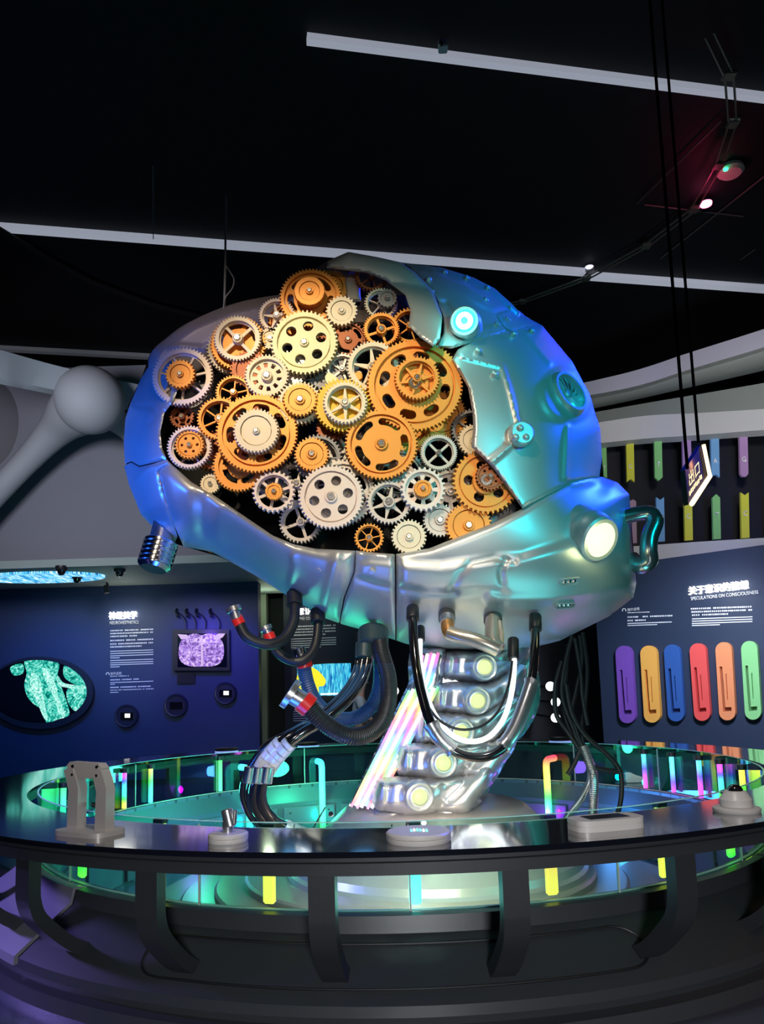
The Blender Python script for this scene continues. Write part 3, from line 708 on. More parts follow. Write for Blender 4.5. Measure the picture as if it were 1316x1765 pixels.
# middle jaw
jm = [(613, 949), (650, 953), (680, 955), (681, 1103), (640, 1090), (586, 1075), (594, 1030), (611, 985)]
panel('shell_panel', jm, SHELL, bs, smooth=False, rh=.04, rnd=10, label='narrow middle jaw plate', feats=[
    ('p', [(622, 972), (636, 968), (690, 972), (690, 1012), (650, 1004), (622, 994)], .03, 8), ('r', [(620, 998), (650, 1008), (690, 1014)], -.02, 5)])
jr = [(682, 955), (740, 945), (800, 921), (850, 901), (893, 880), (940, 853), (985, 829), (1010, 822), (1040, 822), (1064, 832), (1084, 852), (1088, 930), (1096, 1005), (1091, 1030), (1050, 1062), (965, 1104), (880, 1127), (780, 1122), (700, 1110), (683, 1104)]
panel('shell_panel', jr, SHELL, bs, smooth=False, rh=.06, rnd=16, label='big lower right jaw plate', feats=[
    ('p', [(690, 972), (760, 975), (850, 962), (900, 960), (1000, 930), (1080, 900), (1100, 1004), (1040, 1018), (950, 1030), (880, 1030), (862, 1018), (790, 1020), (740, 1020), (690, 1012)], .05, 12),
    ('r', [(778, 1014), (792, 990), (812, 970), (850, 962), (885, 968)], -.022, 6), ('r', [(865, 1005), (862, 985), (872, 965)], -.02, 5),
    ('r', [(1096, 1008), (1030, 1022), (950, 1034), (880, 1036), (845, 1028)], .045, 9),
    ('r', [(690, 1014), (740, 1022), (785, 1022)], -.03, 5), ('r', [(985, 832), (1020, 828), (1060, 838), (1082, 855)], .03, 7)])
# right side panel
pa = [(778, 621), (788, 603), (812, 588), (842, 572), (868, 560), (885, 545), (897, 540), (935, 562), (985, 622), (1016, 680), (1034, 740), (1037, 790), (1032, 824), (985, 832), (940, 855), (900, 877), (868, 832), (848, 805), (812, 770), (815, 740), (814, 712), (806, 668), (790, 640)]
panel('shell_panel', pa, SHELL, bs, smooth=False, rh=.04, rnd=7, thick=.10, label='large right side panel', off=-.02, feats=[
    ('r', [(796, 614), (865, 632), (880, 680), (893, 732)], .028, 4.5), ('r', [(882, 765), (846, 797)], .028, 5), ('r', [(898, 566), (948, 625)], .028, 5), ('r', [(979, 736), (975, 822)], .028, 5),
    ('p', circle(978, 680, 46, 24), .035, 8), ('p', circle(897, 749, 18, 16), .05, 5)])
# top plate, crest and ridge
pb = [(563, 462), (564, 450), (600, 434), (650, 443), (690, 452), (715, 470), (745, 500), (762, 545), (758, 585), (747, 598), (725, 583), (704, 562), (707, 535), (698, 508), (665, 484), (630, 470)]
panel('shell_panel', pb, SHELL, bs, smooth=False, rh=.02, rnd=5, thick=.12, label='curved grey crest plate over the gears', depth=lambda q: np.clip(D0(q), 4.9, 5.62), off=-.14, feats=[('r', [(600, 440), (690, 470), (735, 520), (745, 575)], .02, 22)])
pt = [(690, 452), (760, 461), (815, 478), (852, 497), (880, 522), (897, 540), (890, 560), (868, 575), (832, 585), (800, 594), (778, 601), (752, 598), (764, 575), (764, 545), (746, 503), (716, 472)]
panel('shell_panel', pt, SHELL, bs, smooth=False, rh=.03, rnd=6, thick=.12, label='blue lit top plate with raised bolted strip', depth=lambda q: np.clip(D0(q), 4.9, 5.95), off=-.03, feats=[
    ('p', [(716, 470), (730, 462), (765, 463), (812, 480), (860, 508), (882, 528), (848, 536), (830, 528), (790, 505)], .035, 5), ('r', [(746, 470), (800, 492), (838, 515)], .03, 4.5),
    ('r', [(744, 521), (768, 523), (782, 548)], -.04, 5)])
panel('shell_panel', [(858, 540), (890, 534), (908, 548), (928, 562), (905, 564), (880, 570), (864, 556)], SHELL, bs, rh=.02, rnd=4, thick=.06, off=-.06, label='small raised crest cap')

# bolts on the shell
def bolt(px, py, r=7, off=0.0, hexa=False, m=CHROME, parent=None, depth=None):
    p, n = surf(px, py, off, depth); R = r * PX(5.4); bm = bmesh.new()
    if hexa: lathe_axis(bm, [(-.02, R), (R * .6, R), (R * .75, R * .8)], p, n, 6); 
    else: lathe_axis(bm, [(-.02, R), (R * .35, R), (R * .7, R * .75), (R * .9, R * .35)], p, n, 16)
    obj('bolt', bm, m, parent or bs, angle=40)
for x, y, hx in [(738, 482, 0), (765, 470, 0), (803, 480, 0), (839, 497, 0), (836, 518, 0), (823, 605, 0), (852, 645, 0), (884, 576, 0), (915, 571, 0), (743, 503, 1), (856, 559, 1), (874, 551, 1),
                 (550, 981, 1), (641, 984, 1), (896, 738, 2), (906, 754, 2), (888, 754, 2)]:
    bolt(x, y, 6.5 if hx == 0 else 6, -.055 if 730 < x < 930 and y < 600 else (-.13 if 885 < x < 910 and y > 700 else -.04), hx == 1, SHELL, depth=(lambda q: np.clip(D0(q), 4.9, 5.95)) if y < 620 and x > 700 else None)
# three-hole boss
p, n = surf(897, 749, -.08); n = (n + Vector((0, -1.2, 0))).normalized(); bm = bmesh.new(); lathe_axis(bm, [(-.02, .085), (.03, .085), (.04, .075)], p, n, 32); obj('round_boss', bm, SHELL, bs)
# oblong vents
for (x, y, tl) in [(980, 1001, -.12), (972, 1042, -.10)]:
    p, n = surf(x, y, -.04); X_, Y_, N_ = frame(n); cr, sr = math.cos(-tl), math.sin(-tl); X2 = X_ * cr + Y_ * sr; Y2 = Y_ * cr - X_ * sr
    bm = bmesh.new(); ob = [(math.copysign(.062, math.cos(t)) + .03 * math.cos(t), .03 * math.sin(t)) for t in [2 * PI * i / 28 + .01 for i in range(28)]]
    ib = [(math.copysign(.06, math.cos(t)) + .022 * math.cos(t), .022 * math.sin(t)) for t in [2 * PI * i / 28 + .01 for i in range(28)]]
    prism(bm, ob, lambda a, b, w_: p + X2 * a + Y2 * b + N_ * w_, .02, -.03, [ib]); v = obj('oblong_vent', bm, SHELL, bs)
    for k in range(3):
        bm = bmesh.new(); lathe_axis(bm, [(-.02, .018), (.008, .018), (.016, .008)], p + X2 * (.04 * (k - 1)), N_, 12); obj('rivet', bm, CHROME, v)

# lamps on the shell
def shell_lamp(b, t, Yb, Yt, R, lens, name='lamp_housing', label=None, lens_r=.70, side=None):
    p0, p1 = V(*b, Yb), V(*t, Yt); ax = p1 - p0; L = ax.length
    bm = bmesh.new(); lathe_axis(bm, [(-.1, R * 1.05), (L * .3, R * 1.05), (L * .36, R * 1.0), (L * .45, R * 1.0), (L * .5, R * 1.04), (L * .7, R * 1.02), (L * .74, R * .97), (L * .95, R * .93), (L, R * .85), (L, R * lens_r), (L - .02, R * lens_r)], p0, ax, 40, cap=True)
    o = obj(name, bm, SHELL, bs, label=label)
    bm = bmesh.new(); lathe_axis(bm, [(L - .03, R * lens_r), (L - .004, R * lens_r), (L + .004, R * lens_r * .8), (L + .006, R * lens_r * .3)], p0, ax, 32); obj('lens', bm, lens, o)
    return p1, ax.normalized()
p1, ax = shell_lamp((990, 912), (1036, 931), 5.50, 5.28, .178, emis('lens_warm_white', (1, 1, .50), 1.7), label='big round lamp with yellow white lens')
point('lamp_light', p1 + ax * .12, (.95, 1, .45), 2.5, .1)
p1, ax = shell_lamp((803, 566), (800, 553), 5.42, 5.17, .115, emis('lens_cyan', (.08, .95, .95), 1.1), label='round lamp with cyan lens')
point('lamp_light', p1 + ax * .1, (.1, 1, .9), 2.5, .08)
for rr_, of_, mm_ in ((.064, .008, emis('lamp_white', (.9, 1, 1), 1.6)), (.026, .014, emis('core_cyan', (.15, .9, .85), .9))):
    bm = bmesh.new(); lathe_axis(bm, [(-.012, rr_), (.003, rr_ * .92)], p1 + ax * of_, ax, 28); obj('lamp_core', bm, mm_, bs)
# fan
p, n = surf(976, 680, -.03); n = (n + Vector((.2, -.5, .1))).normalized(); X_, Y_, N_ = frame(n)
bm = bmesh.new(); lathe_axis(bm, [(-.16, .20), (.0, .19), (.03, .18), (.055, .165), (.055, .145), (.0, .14), (-.02, .14)], p, n, 48, cap=False); fan = obj('fan', bm, SHELL, bs)
bm = bmesh.new(); lathe_axis(bm, [(-.03, .14), (-.02, .14)], p, n, 40); obj('fan_back', bm, mat('fan_back_blue', (.05, .1, .3), .5, .3), fan)
for k in range(14):
    a = 2 * PI * k / 14; bm = bmesh.new(); A_ = []
    for i in range(5):
        t = i / 4; r = .035 + .105 * t; aa = a + .5 * t
        dirv = X_ * math.cos(aa) + Y_ * math.sin(aa); tv = -X_ * math.sin(aa) + Y_ * math.cos(aa); hw = .006 + .015 * t
        A_.append((bm.verts.new(p + dirv * r + tv * hw + N_ * .022), bm.verts.new(p + dirv * r - tv * hw + N_ * .0), bm.verts.new(p + dirv * r - tv * hw - N_ * .006), bm.verts.new(p + dirv * r + tv * hw + N_ * .016)))
    for u_, v_ in zip(A_, A_[1:]):
        for j in range(4): bm.faces.new((u_[j], u_[(j + 1) % 4], v_[(j + 1) % 4], v_[j]))
    bm.faces.new(A_[0]); bm.faces.new(A_[-1][::-1]); obj('fan_blade', bm, mat('fan_blade_paint', (.65, .7, .85), .3, .3), fan)
bm = bmesh.new(); lathe_axis(bm, [(-.02, .04), (.02, .04), (.03, .03)], p, n, 24); obj('fan_hub', bm, SHELL, fan)
# handle pipe on the right
bm = bmesh.new(); hp = catmull([V(1068, 892, 6.0), V(1098, 886, 5.98), V(1120, 885, 5.95), V(1128, 899, 5.93), V(1119, 925, 5.92), V(1117, 948, 5.92), V(1118, 966, 5.94), V(1104, 975, 5.98), V(1088, 964, 6.05)], 8)
tube(bm, hp, [.060 if i < 22 else .068 for i in range(len(hp))], 18); obj('handle_pipe', bm, mat('blued_steel', (.5, .52, .55), .9, .22), bs)
# knurled plug at the lower left
bm = bmesh.new(); p0, p1 = V(285, 905, 6.05), V(277, 938, 6.0); ax = p1 - p0; L = ax.length
lathe_axis(bm, [(0, .10), (L, .10)], p0, ax, 20); cn = obj('plug_neck', bm, STEEL, bs)
p0, p1 = V(279, 932, 6.0), V(264, 981, 5.94); ax = p1 - p0; L = ax.length; pr = [(0, .10), (.01, .125)]
for i in range(5): pr += [(.02 + i * L / 6, .135), (.02 + (i + .55) * L / 6, .135), (.02 + (i + .6) * L / 6, .122), (.02 + (i + .95) * L / 6, .122)]
pr += [(L * .9, .13), (L, .10)]
bm = bmesh.new(); lathe_axis(bm, pr, p0, ax, 28); obj('knurled_plug', bm, CHROME, bs)


# ------------------------------------------------------------------ gears
def gear(px, py, rpx, layer, m, teeth, style='solid', hub=.2, th=.05, n=6, rot=0.0, boltm=CHROME, tooth=.11, label=None, boltr=None, dz=0.0):
    Y = min(float(D0([[px, py]])[0]), 5.36) + .16 + layer * .062 + dz
    c = V(px, py, Y); R = rpx * PX(Y)
    to = lambda x, y, w_: c + Vector((x, -w_, y))
    Ro, Rr = R, R * (1 - min(tooth, .55 * 2 * PI / teeth))
    outer = []
    for i in range(teeth):
        for fr, r in ((-.27, Rr), (-.15, Ro * .985), (0.0, Ro), (.15, Ro * .985), (.27, Rr)):
            a = 2 * PI * (i + fr) / teeth + rot; outer.append((r * math.cos(a), r * math.sin(a)))
    bm = bmesh.new()
    ri = {'solid': .68, 'holes': .80, 'spokes': .78, 'star': .78, 'slots': .84, 'ring': .80, 'windows': .78}[style] * R
    seg = 48
    prism(bm, outer, to, th, 0, [circle(0, 0, ri, seg)])
    rw = ri * .985; lip = circle(0, 0, rw * .97, seg); 
    holes = []
    if style == 'holes': holes = [circle((.52 if n > 5 else .50) * R * math.cos(2 * PI * i / n + rot), (.52 if n > 5 else .50) * R * math.sin(2 * PI * i / n + rot), (.155 if R > .12 else .10) * R, 18) for i in range(n)]
    def sector(a0, a1, r0, r1, k=7):
        return [(r1 * math.cos(a0 + (a1 - a0) * i / k), r1 * math.sin(a0 + (a1 - a0) * i / k)) for i in range(k + 1)] + [(r0 * math.cos(a1 + (a0 - a1) * i / k), r0 * math.sin(a1 + (a0 - a1) * i / k)) for i in range(k + 1)]
    def sp(a, hw, r): return math.asin(min(.95, hw / r))
    if style in ('spokes', 'star', 'ring'):
        hw = {'spokes': .065, 'star': .05, 'ring': .035}[style] * R; rin = hub * 1.05 * R if style != 'star' else hub * 1.1 * R; rout = ri * .93
        for i in range(n):
            a0 = 2 * PI * i / n + rot; a1 = 2 * PI * (i + 1) / n + rot
            if style == 'star': w0, w1 = hw * 1.9, hw * .7
            else: w0, w1 = hw, hw
            i0 = min(math.asin(min(.9, w0 / rin)), PI / n * .85); i1 = math.asin(w1 / rout)
            k = 8; h = [(rout * math.cos(a0 + i1 + (a1 - a0 - 2 * i1) * j / k), rout * math.sin(a0 + i1 + (a1 - a0 - 2 * i1) * j / k)) for j in range(k + 1)]
            h += [(rin * math.cos(a1 - i0 - (a1 - a0 - 2 * i0) * j / 3), rin * math.sin(a1 - i0 - (a1 - a0 - 2 * i0) * j / 3)) for j in range(4)]
            holes.append(h)
    if style == 'windows':
        for i in range(n):
            a0 = 2 * PI * i / n + rot; holes.append(sector(a0 + .16, a0 + 2 * PI / n - .16, .45 * R, .66 * R, 4))
    if style == 'slots':
        for i in range(n):
            a0 = 2 * PI * i / n + rot; aa = a0 + .22; ab = a0 + 2 * PI / n - .34; r0, r1 = .54 * R, .74 * R; rm = (r0 + r1) / 2; hr = (r1 - r0) / 2
            h = [(r1 * math.cos(aa + (ab - aa) * j / 6), r1 * math.sin(aa + (ab - aa) * j / 6)) for j in range(7)]
            h += [(rm * math.cos(ab) + hr * math.cos(ab + t), rm * math.sin(ab) + hr * math.sin(ab + t)) for t in (.6, 1.2, 1.57, 2.0, 2.5)]
            h += [(r0 * math.cos(ab + (aa - ab) * j / 6), r0 * math.sin(ab + (aa - ab) * j / 6)) for j in range(7)]
            h += [(rm * math.cos(aa) + hr * math.cos(aa + t), rm * math.sin(aa) + hr * math.sin(aa + t)) for t in (PI + .6, PI + 1.2, PI + 1.57, PI + 2.0, PI + 2.5)]
            holes.append(h)
    prism(bm, circle(0, 0, ri * .998, seg), to, th * .35, th * .1)
    if holes: bm.free(); bm = bmesh.new(); prism(bm, outer, to, th, 0, [circle(0, 0, ri, seg)]); prism(bm, circle(0, 0, ri * .999, seg), to, th * .5, th * .15, holes)
    if style in ('solid', 'holes', 'slots'):
        prism(bm, circle(0, 0, ri * .94, seg), to, th * .85, th * .2, holes)
    hr = hub * R
    lathe_axis(bm, [(0, hr), (th * 1.05, hr), (th * 1.2, hr * .93), (th * 1.2, hr * .72), (th * 1.0, hr * .70), (th * 1.0, .001)], c, Vector((0, -1, 0)), 24, cap=False)
    g = obj('gear', bm, m, bs, angle=30, label=label)
    br = boltr or max(.018, min(hub * R * .62, .05)); bm = bmesh.new()
    lathe_axis(bm, [(-.30, br * .6), (th * .9, br * .6), (th * .95, br), (th * 1.1 + br * .5, br), (th * 1.1 + br * .75, br * .8), (th * 1.1 + br * .75, br * .45), (th * 1.1 + br * .5, br * .42), (th * 1.1 + br * .5, .001)], c, Vector((0, -1, 0)), 12 if br > .03 else 6, cap=False)
    obj('axle_bolt', bm, boltm, g)
    return c, Y
GE = [  # x, y, r, layer, material, teeth, style, hub, spokes, rot, label
 (317, 653, 55, 0, PINKW, 52, 'ring', .2, 7, .2, 'pinkish white ring gear with seven thin spokes'),
 (313, 649, 27, -1, ORANGE, 24, 'solid', .24, 6, 0, 'small orange gear on the left ring gear'),
 (411, 588, 43, 0, CREAM, 46, 'spokes', .22, 4, .72, 'cream gear with four spokes'),
 (412, 596, 51, 1, ORANGE, 48, 'slots', .2, 5, 0, None), (405, 604, 50, 2, CREAM, 44, 'ring', .2, 6, 0, None),
 (478, 548, 33, 1, PINKW, 40, 'star', .2, 5, .5, 'pinkish white star spoked gear'), (467, 588, 21, 1, CREAM, 22, 'solid', .3, 6, 0, None),
 (536, 519, 57, .6, ORANGE, 54, 'slots', .3, 5, .3, 'large orange ring gear at the top'), (534, 507, 28, -1, ORANGE, 56, 'solid', .25, 6, 0, 'fine toothed orange gear at the top'),
 (525, 595, 61, -.6, PALE, 48, 'holes', .14, 6, .28, 'large pale yellow gear with six round holes'), (589, 541, 29, -.5, CREAM, 24, 'solid', .25, 6, 0, 'small cream gear beside the pale yellow one'),
 (461, 652, 40, 0, CREAM, 38, 'windows', .25, 10, .1, 'cream gear with ten windows'), (518, 693, 31, -.5, AMBER, 28, 'solid', .3, 6, 0, 'amber gear right of the middle'),
 (517, 698, 40, .5, CREAM, 34, 'spokes', .2, 6, 0, None), (595, 698, 40, -1, CREAM, 36, 'star', .2, 6, .52, 'cream six spoked gear over a yellow one'),
 (590, 702, 50, 0, YELL, 40, 'solid', .2, 6, 0, 'yellow gear'), (714, 668, 86, 0, ORANGE, 72, 'slots', .3, 8, .2, 'largest orange gear with eight slots'),
 (718, 656, 41, -1, ORANGE, 38, 'star', .2, 6, .2, 'star spoked orange gear on the largest one'), (657, 573, 33, .3, ORANGE, 44, 'spokes', .28, 4, .3, None),
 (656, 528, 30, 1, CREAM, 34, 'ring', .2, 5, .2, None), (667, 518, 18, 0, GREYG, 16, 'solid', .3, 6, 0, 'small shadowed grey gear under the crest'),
 (643, 636, 48, 1, CREAM, 46, 'star', .2, 5, .4, None), (706, 566, 34, .8, AMBER, 30, 'ring', .2, 5, 0, None), (752, 615, 46, 2, COPPER, 30, 'slots', .2, 5, 0, None),  # copper one is an orange gear, its shade put into the colour
 (329, 774, 40, 0, PINKW, 42, 'ring', .25, 6, 0, 'pinkish white ring gear at the lower left'), (329, 770, 26, -.8, ORANGE, 26, 'holes', .2, 6, 0, 'small orange gear with six holes'),
 (444, 750, 73, .2, ORANGE, 66, 'slots', .3, 7, .1, 'big orange ring gear left of the middle'), (443, 746, 41, -.9, CREAM, 38, 'solid', .17, 6, 0, 'cream disc gear on the big orange one'),
 (380, 725, 40, 1, ORANGE, 40, 'ring', .2, 6, .4, None), (404, 680, 32, 1.6, AMBER, 36, 'ring', .2, 5, .2, None), (316, 722, 22, 2, COPPER, 24, 'windows', .25, 6, 0, None),
 (538, 786, 31, -.2, ORANGE, 30, 'solid', .3, 6, 0, 'orange gear above the big pinkish one'), (549, 792, 43, 1, GREYG, 36, 'ring', .2, 5, 0, None),
 (657, 769, 65, -.3, ORANGE, 56, 'slots', .18, 5, .6, 'large orange gear with five curved slots'), (755, 783, 33, .2, SILV, 50, 'spokes', .14, 4, .72, 'silver gear with four spokes'),
 (835, 833, 59, -.2, ORANGE, 40, 'holes', .4, 5, .5, 'orange gear under the right panel'), (843, 824, 26, -1, COPPER, 24, 'holes', .24, 8, 0, 'small dark copper gear under the right panel'),
 (728, 846, 40, -.4, PINKW, 26, 'windows', .3, 8, 0, 'pinkish gear with eight windows'), (728, 844, 16, -1.2, ORANGE, 26, 'solid', .3, 6, 0, None),
 (670, 868, 40, .3, SILV, 36, 'star', .26, 6, .3, 'silver six pointed gear'), (571, 859, 58, -.6, PINKW, 48, 'holes', .19, 6, .2, 'large pinkish white gear with six holes'),
 (589, 851, 60, .9, SILV, 50, 'slots', .2, 6, 0, None), (473, 850, 38, -.2, PINKW, 26, 'spokes', .25, 6, .3, 'pinkish six spoked gear at the lower left'), (473, 849, 16, -1, AMBER, 26, 'solid', .3, 6, 0, None),
 (636, 929, 26, .1, AMBER, 26, 'ring', .25, 6, .2, 'small amber gear with six thin spokes'), (704, 927, 31, -.1, CREAM, 28, 'solid', .25, 6, 0, 'cream gear beside the lower lip'),
 (757, 899, 30, .8, SILV, 28, 'solid', .3, 6, 0, None), (806, 908, 41, .2, ORANGE, 34, 'solid', .24, 6, 0, 'orange gear on the lower right lip'),
 (414, 806, 47, 1, ORANGE, 46, 'windows', .2, 4, 0, None), (364, 836, 18, .6, CREAM, 22, 'solid', .2, 6, 0, None), (519, 902, 38, .8, SILV, 34, 'spokes', .2, 4, .3, None),
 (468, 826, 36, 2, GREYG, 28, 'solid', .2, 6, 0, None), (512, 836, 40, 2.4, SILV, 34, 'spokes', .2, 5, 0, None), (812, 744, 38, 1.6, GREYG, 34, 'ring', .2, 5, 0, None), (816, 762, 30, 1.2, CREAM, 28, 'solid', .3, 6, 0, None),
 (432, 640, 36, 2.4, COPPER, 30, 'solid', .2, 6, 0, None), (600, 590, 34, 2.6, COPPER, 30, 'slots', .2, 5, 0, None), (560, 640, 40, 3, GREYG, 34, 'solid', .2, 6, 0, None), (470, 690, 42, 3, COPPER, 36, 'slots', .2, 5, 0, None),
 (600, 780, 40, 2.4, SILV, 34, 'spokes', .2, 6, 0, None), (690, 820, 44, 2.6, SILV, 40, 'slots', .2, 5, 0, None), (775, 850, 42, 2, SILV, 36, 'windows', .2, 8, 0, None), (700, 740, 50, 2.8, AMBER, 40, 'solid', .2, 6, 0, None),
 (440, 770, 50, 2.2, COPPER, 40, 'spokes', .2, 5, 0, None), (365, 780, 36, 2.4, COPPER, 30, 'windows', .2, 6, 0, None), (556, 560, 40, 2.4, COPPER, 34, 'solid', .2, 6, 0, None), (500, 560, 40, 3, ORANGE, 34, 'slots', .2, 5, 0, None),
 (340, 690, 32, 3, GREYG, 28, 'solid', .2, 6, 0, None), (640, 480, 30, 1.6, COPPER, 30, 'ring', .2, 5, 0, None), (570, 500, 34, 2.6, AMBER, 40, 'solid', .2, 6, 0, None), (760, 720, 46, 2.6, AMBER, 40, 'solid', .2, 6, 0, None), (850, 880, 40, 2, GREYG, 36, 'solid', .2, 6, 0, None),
 (570, 740, 26, 2, COPPER, 24, 'solid', .2, 6, 0, None), (500, 640, 34, 1.8, SILV, 30, 'solid', .2, 6, 0, None), (590, 640, 30, 2.6, SILV, 28, 'spokes', .2, 5, 0, None)]
for g in GE:
    x, y, r, ly, m, t, st_, hub, n, rot, lab = g
    gear(x, y, r, ly, m, t, st_, hub, .05 if r > 20 else .04, n, rot, label=lab)
# lever plate on the ten-window gear, pointer plates
def plate(poly, Y, m, th=.03, nm='lever_plate'):
    bm = bmesh.new(); pts = [V(x, y, Y) for x, y in catp(poly, 4)]; pts = pts[::-1]
    A = [bm.verts.new(p) for p in pts]; B = [bm.verts.new(p + Vector((0, th, 0))) for p in pts]
    bm.faces.new(A); bm.faces.new(B[::-1])
    for i in range(len(A)): bm.faces.new((A[i], A[(i + 1) % len(A)], B[(i + 1) % len(A)], B[i]))
    return obj(nm, bm, m, bs, smooth=False)
lp = plate([(448, 650), (452, 640), (470, 630), (492, 634), (500, 644), (480, 652), (470, 664), (456, 664)], 5.40, PINKW)
bm = bmesh.new(); lathe_axis(bm, [(0, .045), (.03, .045), (.035, .04)], V(459, 650, 5.40), (0, -1, 0), 20); obj('slotted_screw', bm, CREAM, lp)
lp = plate([(560, 654), (566, 642), (580, 650), (590, 662), (606, 660), (616, 640), (624, 645), (620, 668), (600, 672), (575, 672)], 5.36, PALE)
bm = bmesh.new(); lathe_axis(bm, [(0, .034), (.03, .034), (.035, .03)], V(617, 651, 5.36), (0, -1, 0), 20); obj('slotted_screw', bm, ORANGE, lp)
plate([(528, 668), (545, 655), (566, 672), (572, 690), (556, 684), (540, 680)], 5.52, SILV)
# coil springs seen through the large pinkish gear
for k in range(5):
    bm = bmesh.new(); pts = [V(556 + 26 * math.cos(t) * (k * .22 + .3), 860 + 34 * math.sin(t) * (k * .22 + .3), 5.42) for t in [2 * PI * i / 32 for i in range(33)]]
    tube(bm, pts, .010, 6); obj('spring_coil', bm, CREAM, bs)

# ------------------------------------------------------------------ hoses and pipes under the brain
def hose(pts, r, m, name='hose', ribs=0, step=.03, parent=bs, label=None, seg=16):
    c = resample(catmull([V(x, y, Y) for x, y, Y in pts], 10), step if not ribs else .008)
    if ribs: rad = [r * (1 if i % 2 else .91) for i in range(len(c))]
    else: rad = r
    bm = bmesh.new(); tube(bm, c, rad, seg); return obj(name, bm, m, parent, label=label)
def sleeve(a, b, r, m, name='collar', parent=bs, prof=None, seg=24):
    p0, p1 = V(*a), V(*b); ax = p1 - p0; L = ax.length
    pr = prof or [(0, .92), (.04, 1), (.96, 1), (1, .92)]
    bm = bmesh.new(); lathe_axis(bm, [(t * L, q * r) for t, q in pr], p0, ax, seg); return obj(name, bm, m, parent)
YH = 5.75
h = hose([(413, 1076, 5.5), (424, 1096, 5.5), (446, 1108, 5.52), (470, 1110, 5.55), (492, 1098, 5.62), (506, 1070, 5.7), (508, 1040, 5.78), (507, 1015, 5.85)], .040, BLACKR, label='black hose with red collar at the upper left')
sleeve((414, 1077, 5.5), (407, 1064, 5.5), .044, RED, parent=h); sleeve((408, 1067, 5.49), (403, 1052, 5.49), .038, STEEL, 'nozzle', h); sleeve((404, 1054, 5.485), (401, 1046, 5.485), .056, STEEL, 'flange', h)
sleeve((507, 1022, 5.83), (508, 1044, 5.77), .060, BLACKR, 'cuff', h)
h = hose([(466, 1100, 5.8), (476, 1122, 5.8), (498, 1138, 5.8), (522, 1138, 5.8), (540, 1120, 5.85), (547, 1092, 5.9), (548, 1060, 5.95)], .036, BLACKR, label='black hose behind the upper left hose')
sleeve((467, 1103, 5.8), (462, 1092, 5.8), .044, RED, parent=h); sleeve((463, 1095, 5.8), (458, 1084, 5.8), .034, STEEL, 'nozzle', h); sleeve((459, 1086, 5.79), (456, 1080, 5.79), .05, STEEL, 'flange', h)
sleeve((547, 1052, 5.95), (548, 1074, 5.9), .058, BLACKR, 'cuff', h)
h = hose([(523, 1148, 5.9), (530, 1180, 5.9), (545, 1212, 5.95), (575, 1236, 6.0), (610, 1238, 6.05), (638, 1220, 6.1), (652, 1190, 6.1), (655, 1150, 6.15), (650, 1105, 6.2)], .058, BLUER, ribs=2, label='dark blue ribbed hose behind')
sleeve((526, 1152, 5.9), (522, 1138, 5.9), .062, RED, parent=h); sleeve((522, 1140, 5.9), (514, 1116, 5.88), .050, CHROME, 'nozzle', h)
h = hose([(530, 1214, 5.15), (548, 1236, 5.15), (575, 1257, 5.17), (605, 1269, 5.2), (635, 1264, 5.28), (658, 1242, 5.38), (669, 1205, 5.5), (668, 1165, 5.6), (657, 1125, 5.7), (652, 1095, 5.8)], .063, BLACKR, ribs=2, label='thick ribbed black hose in front')
sleeve((534, 1219, 5.15), (520, 1207, 5.14), .078, RED, parent=h); sleeve((522, 1209, 5.14), (504, 1198, 5.13), .062, STEEL, 'nozzle', h); sleeve((505, 1199, 5.13), (496, 1193, 5.125), .105, STEEL, 'flange', h)
sleeve((643, 1086, 5.85), (643, 1114, 5.78), .115, mat('teal_black_cuff', (.03, .06, .07), .1, .35), 'cuff', h)
sleeve((627, 1090, 5.95), (627, 1110, 5.93), .055, BLACKR, 'cuff', h)
cf = sleeve((629, 1108, 5.8), (628, 1134, 5.78), .072, mat('teal_black_cuff', (.03, .06, .07), .1, .35), 'cuff', h)
# cable bundle with silver bands
def banded(paths, r, label):
    out = []
    for p in paths: out.append(hose(p, r, BLACKG, label=label, name='bundle_hose'))
    return out
b1 = [(634, 1136, 5.75), (626, 1168, 5.7), (600, 1206, 5.6), (560, 1240, 5.5), (520, 1264, 5.45), (492, 1288, 5.45), (465, 1322, 5.5), (452, 1352, 5.55), (452, 1384, 5.65), (470, 1412, 5.75), (500, 1428, 5.8), (524, 1438, 5.85)]
b2 = [(x - 9 - (4 if i > 4 else 0), y + 3 - (6 if 3 < i < 7 else 0), Y + .03) for i, (x, y, Y) in enumerate(b1)]; b3 = [(x - 16 - (16 if i > 4 else 0), y - 4 + (8 if i > 8 else 0), Y + .08) for i, (x, y, Y) in enumerate(b1)]
hs = banded([b1, b2], .038, 'glossy black hose of the banded bundle'); hose(b3, .024, BLACKG, name='bundle_hose'); hose([(x + 6, y - 3, Y + .05) for x, y, Y in b1[:6]], .016, mat('pink_stripe', (.7, .3, .6), .3, .2), name='light_strip')  # pink stripe along the hose, plain colour without emission
hose([(553, 1246, 5.6), (500, 1272, 5.6), (460, 1305, 5.65), (430, 1350, 5.7), (428, 1390, 5.75), (445, 1425, 5.8), (462, 1442, 5.85)], .012, BLACKR, name='thin_cable')
def bands(path, i0, i1, n, r, parent):
    c = resample(catmull([V(x, y, Y) for x, y, Y in path], 10), .02); c = c[int(len(c) * i0):int(len(c) * i1)]; k = len(c) / n
    for i in range(n):
        a, b = c[int(i * k)], c[min(len(c) - 1, int((i + 1) * k))]; ax = b - a; L = ax.length
        bm = bmesh.new(); lathe_axis(bm, [(.0, r * .9), (L * .06, r), (L * .86, r * 1.0), (L * .92, r * .88)], a, ax, 20); obj('silver_band', bm, mat('band_silver', (.75, .75, .76), .25, .3), parent)
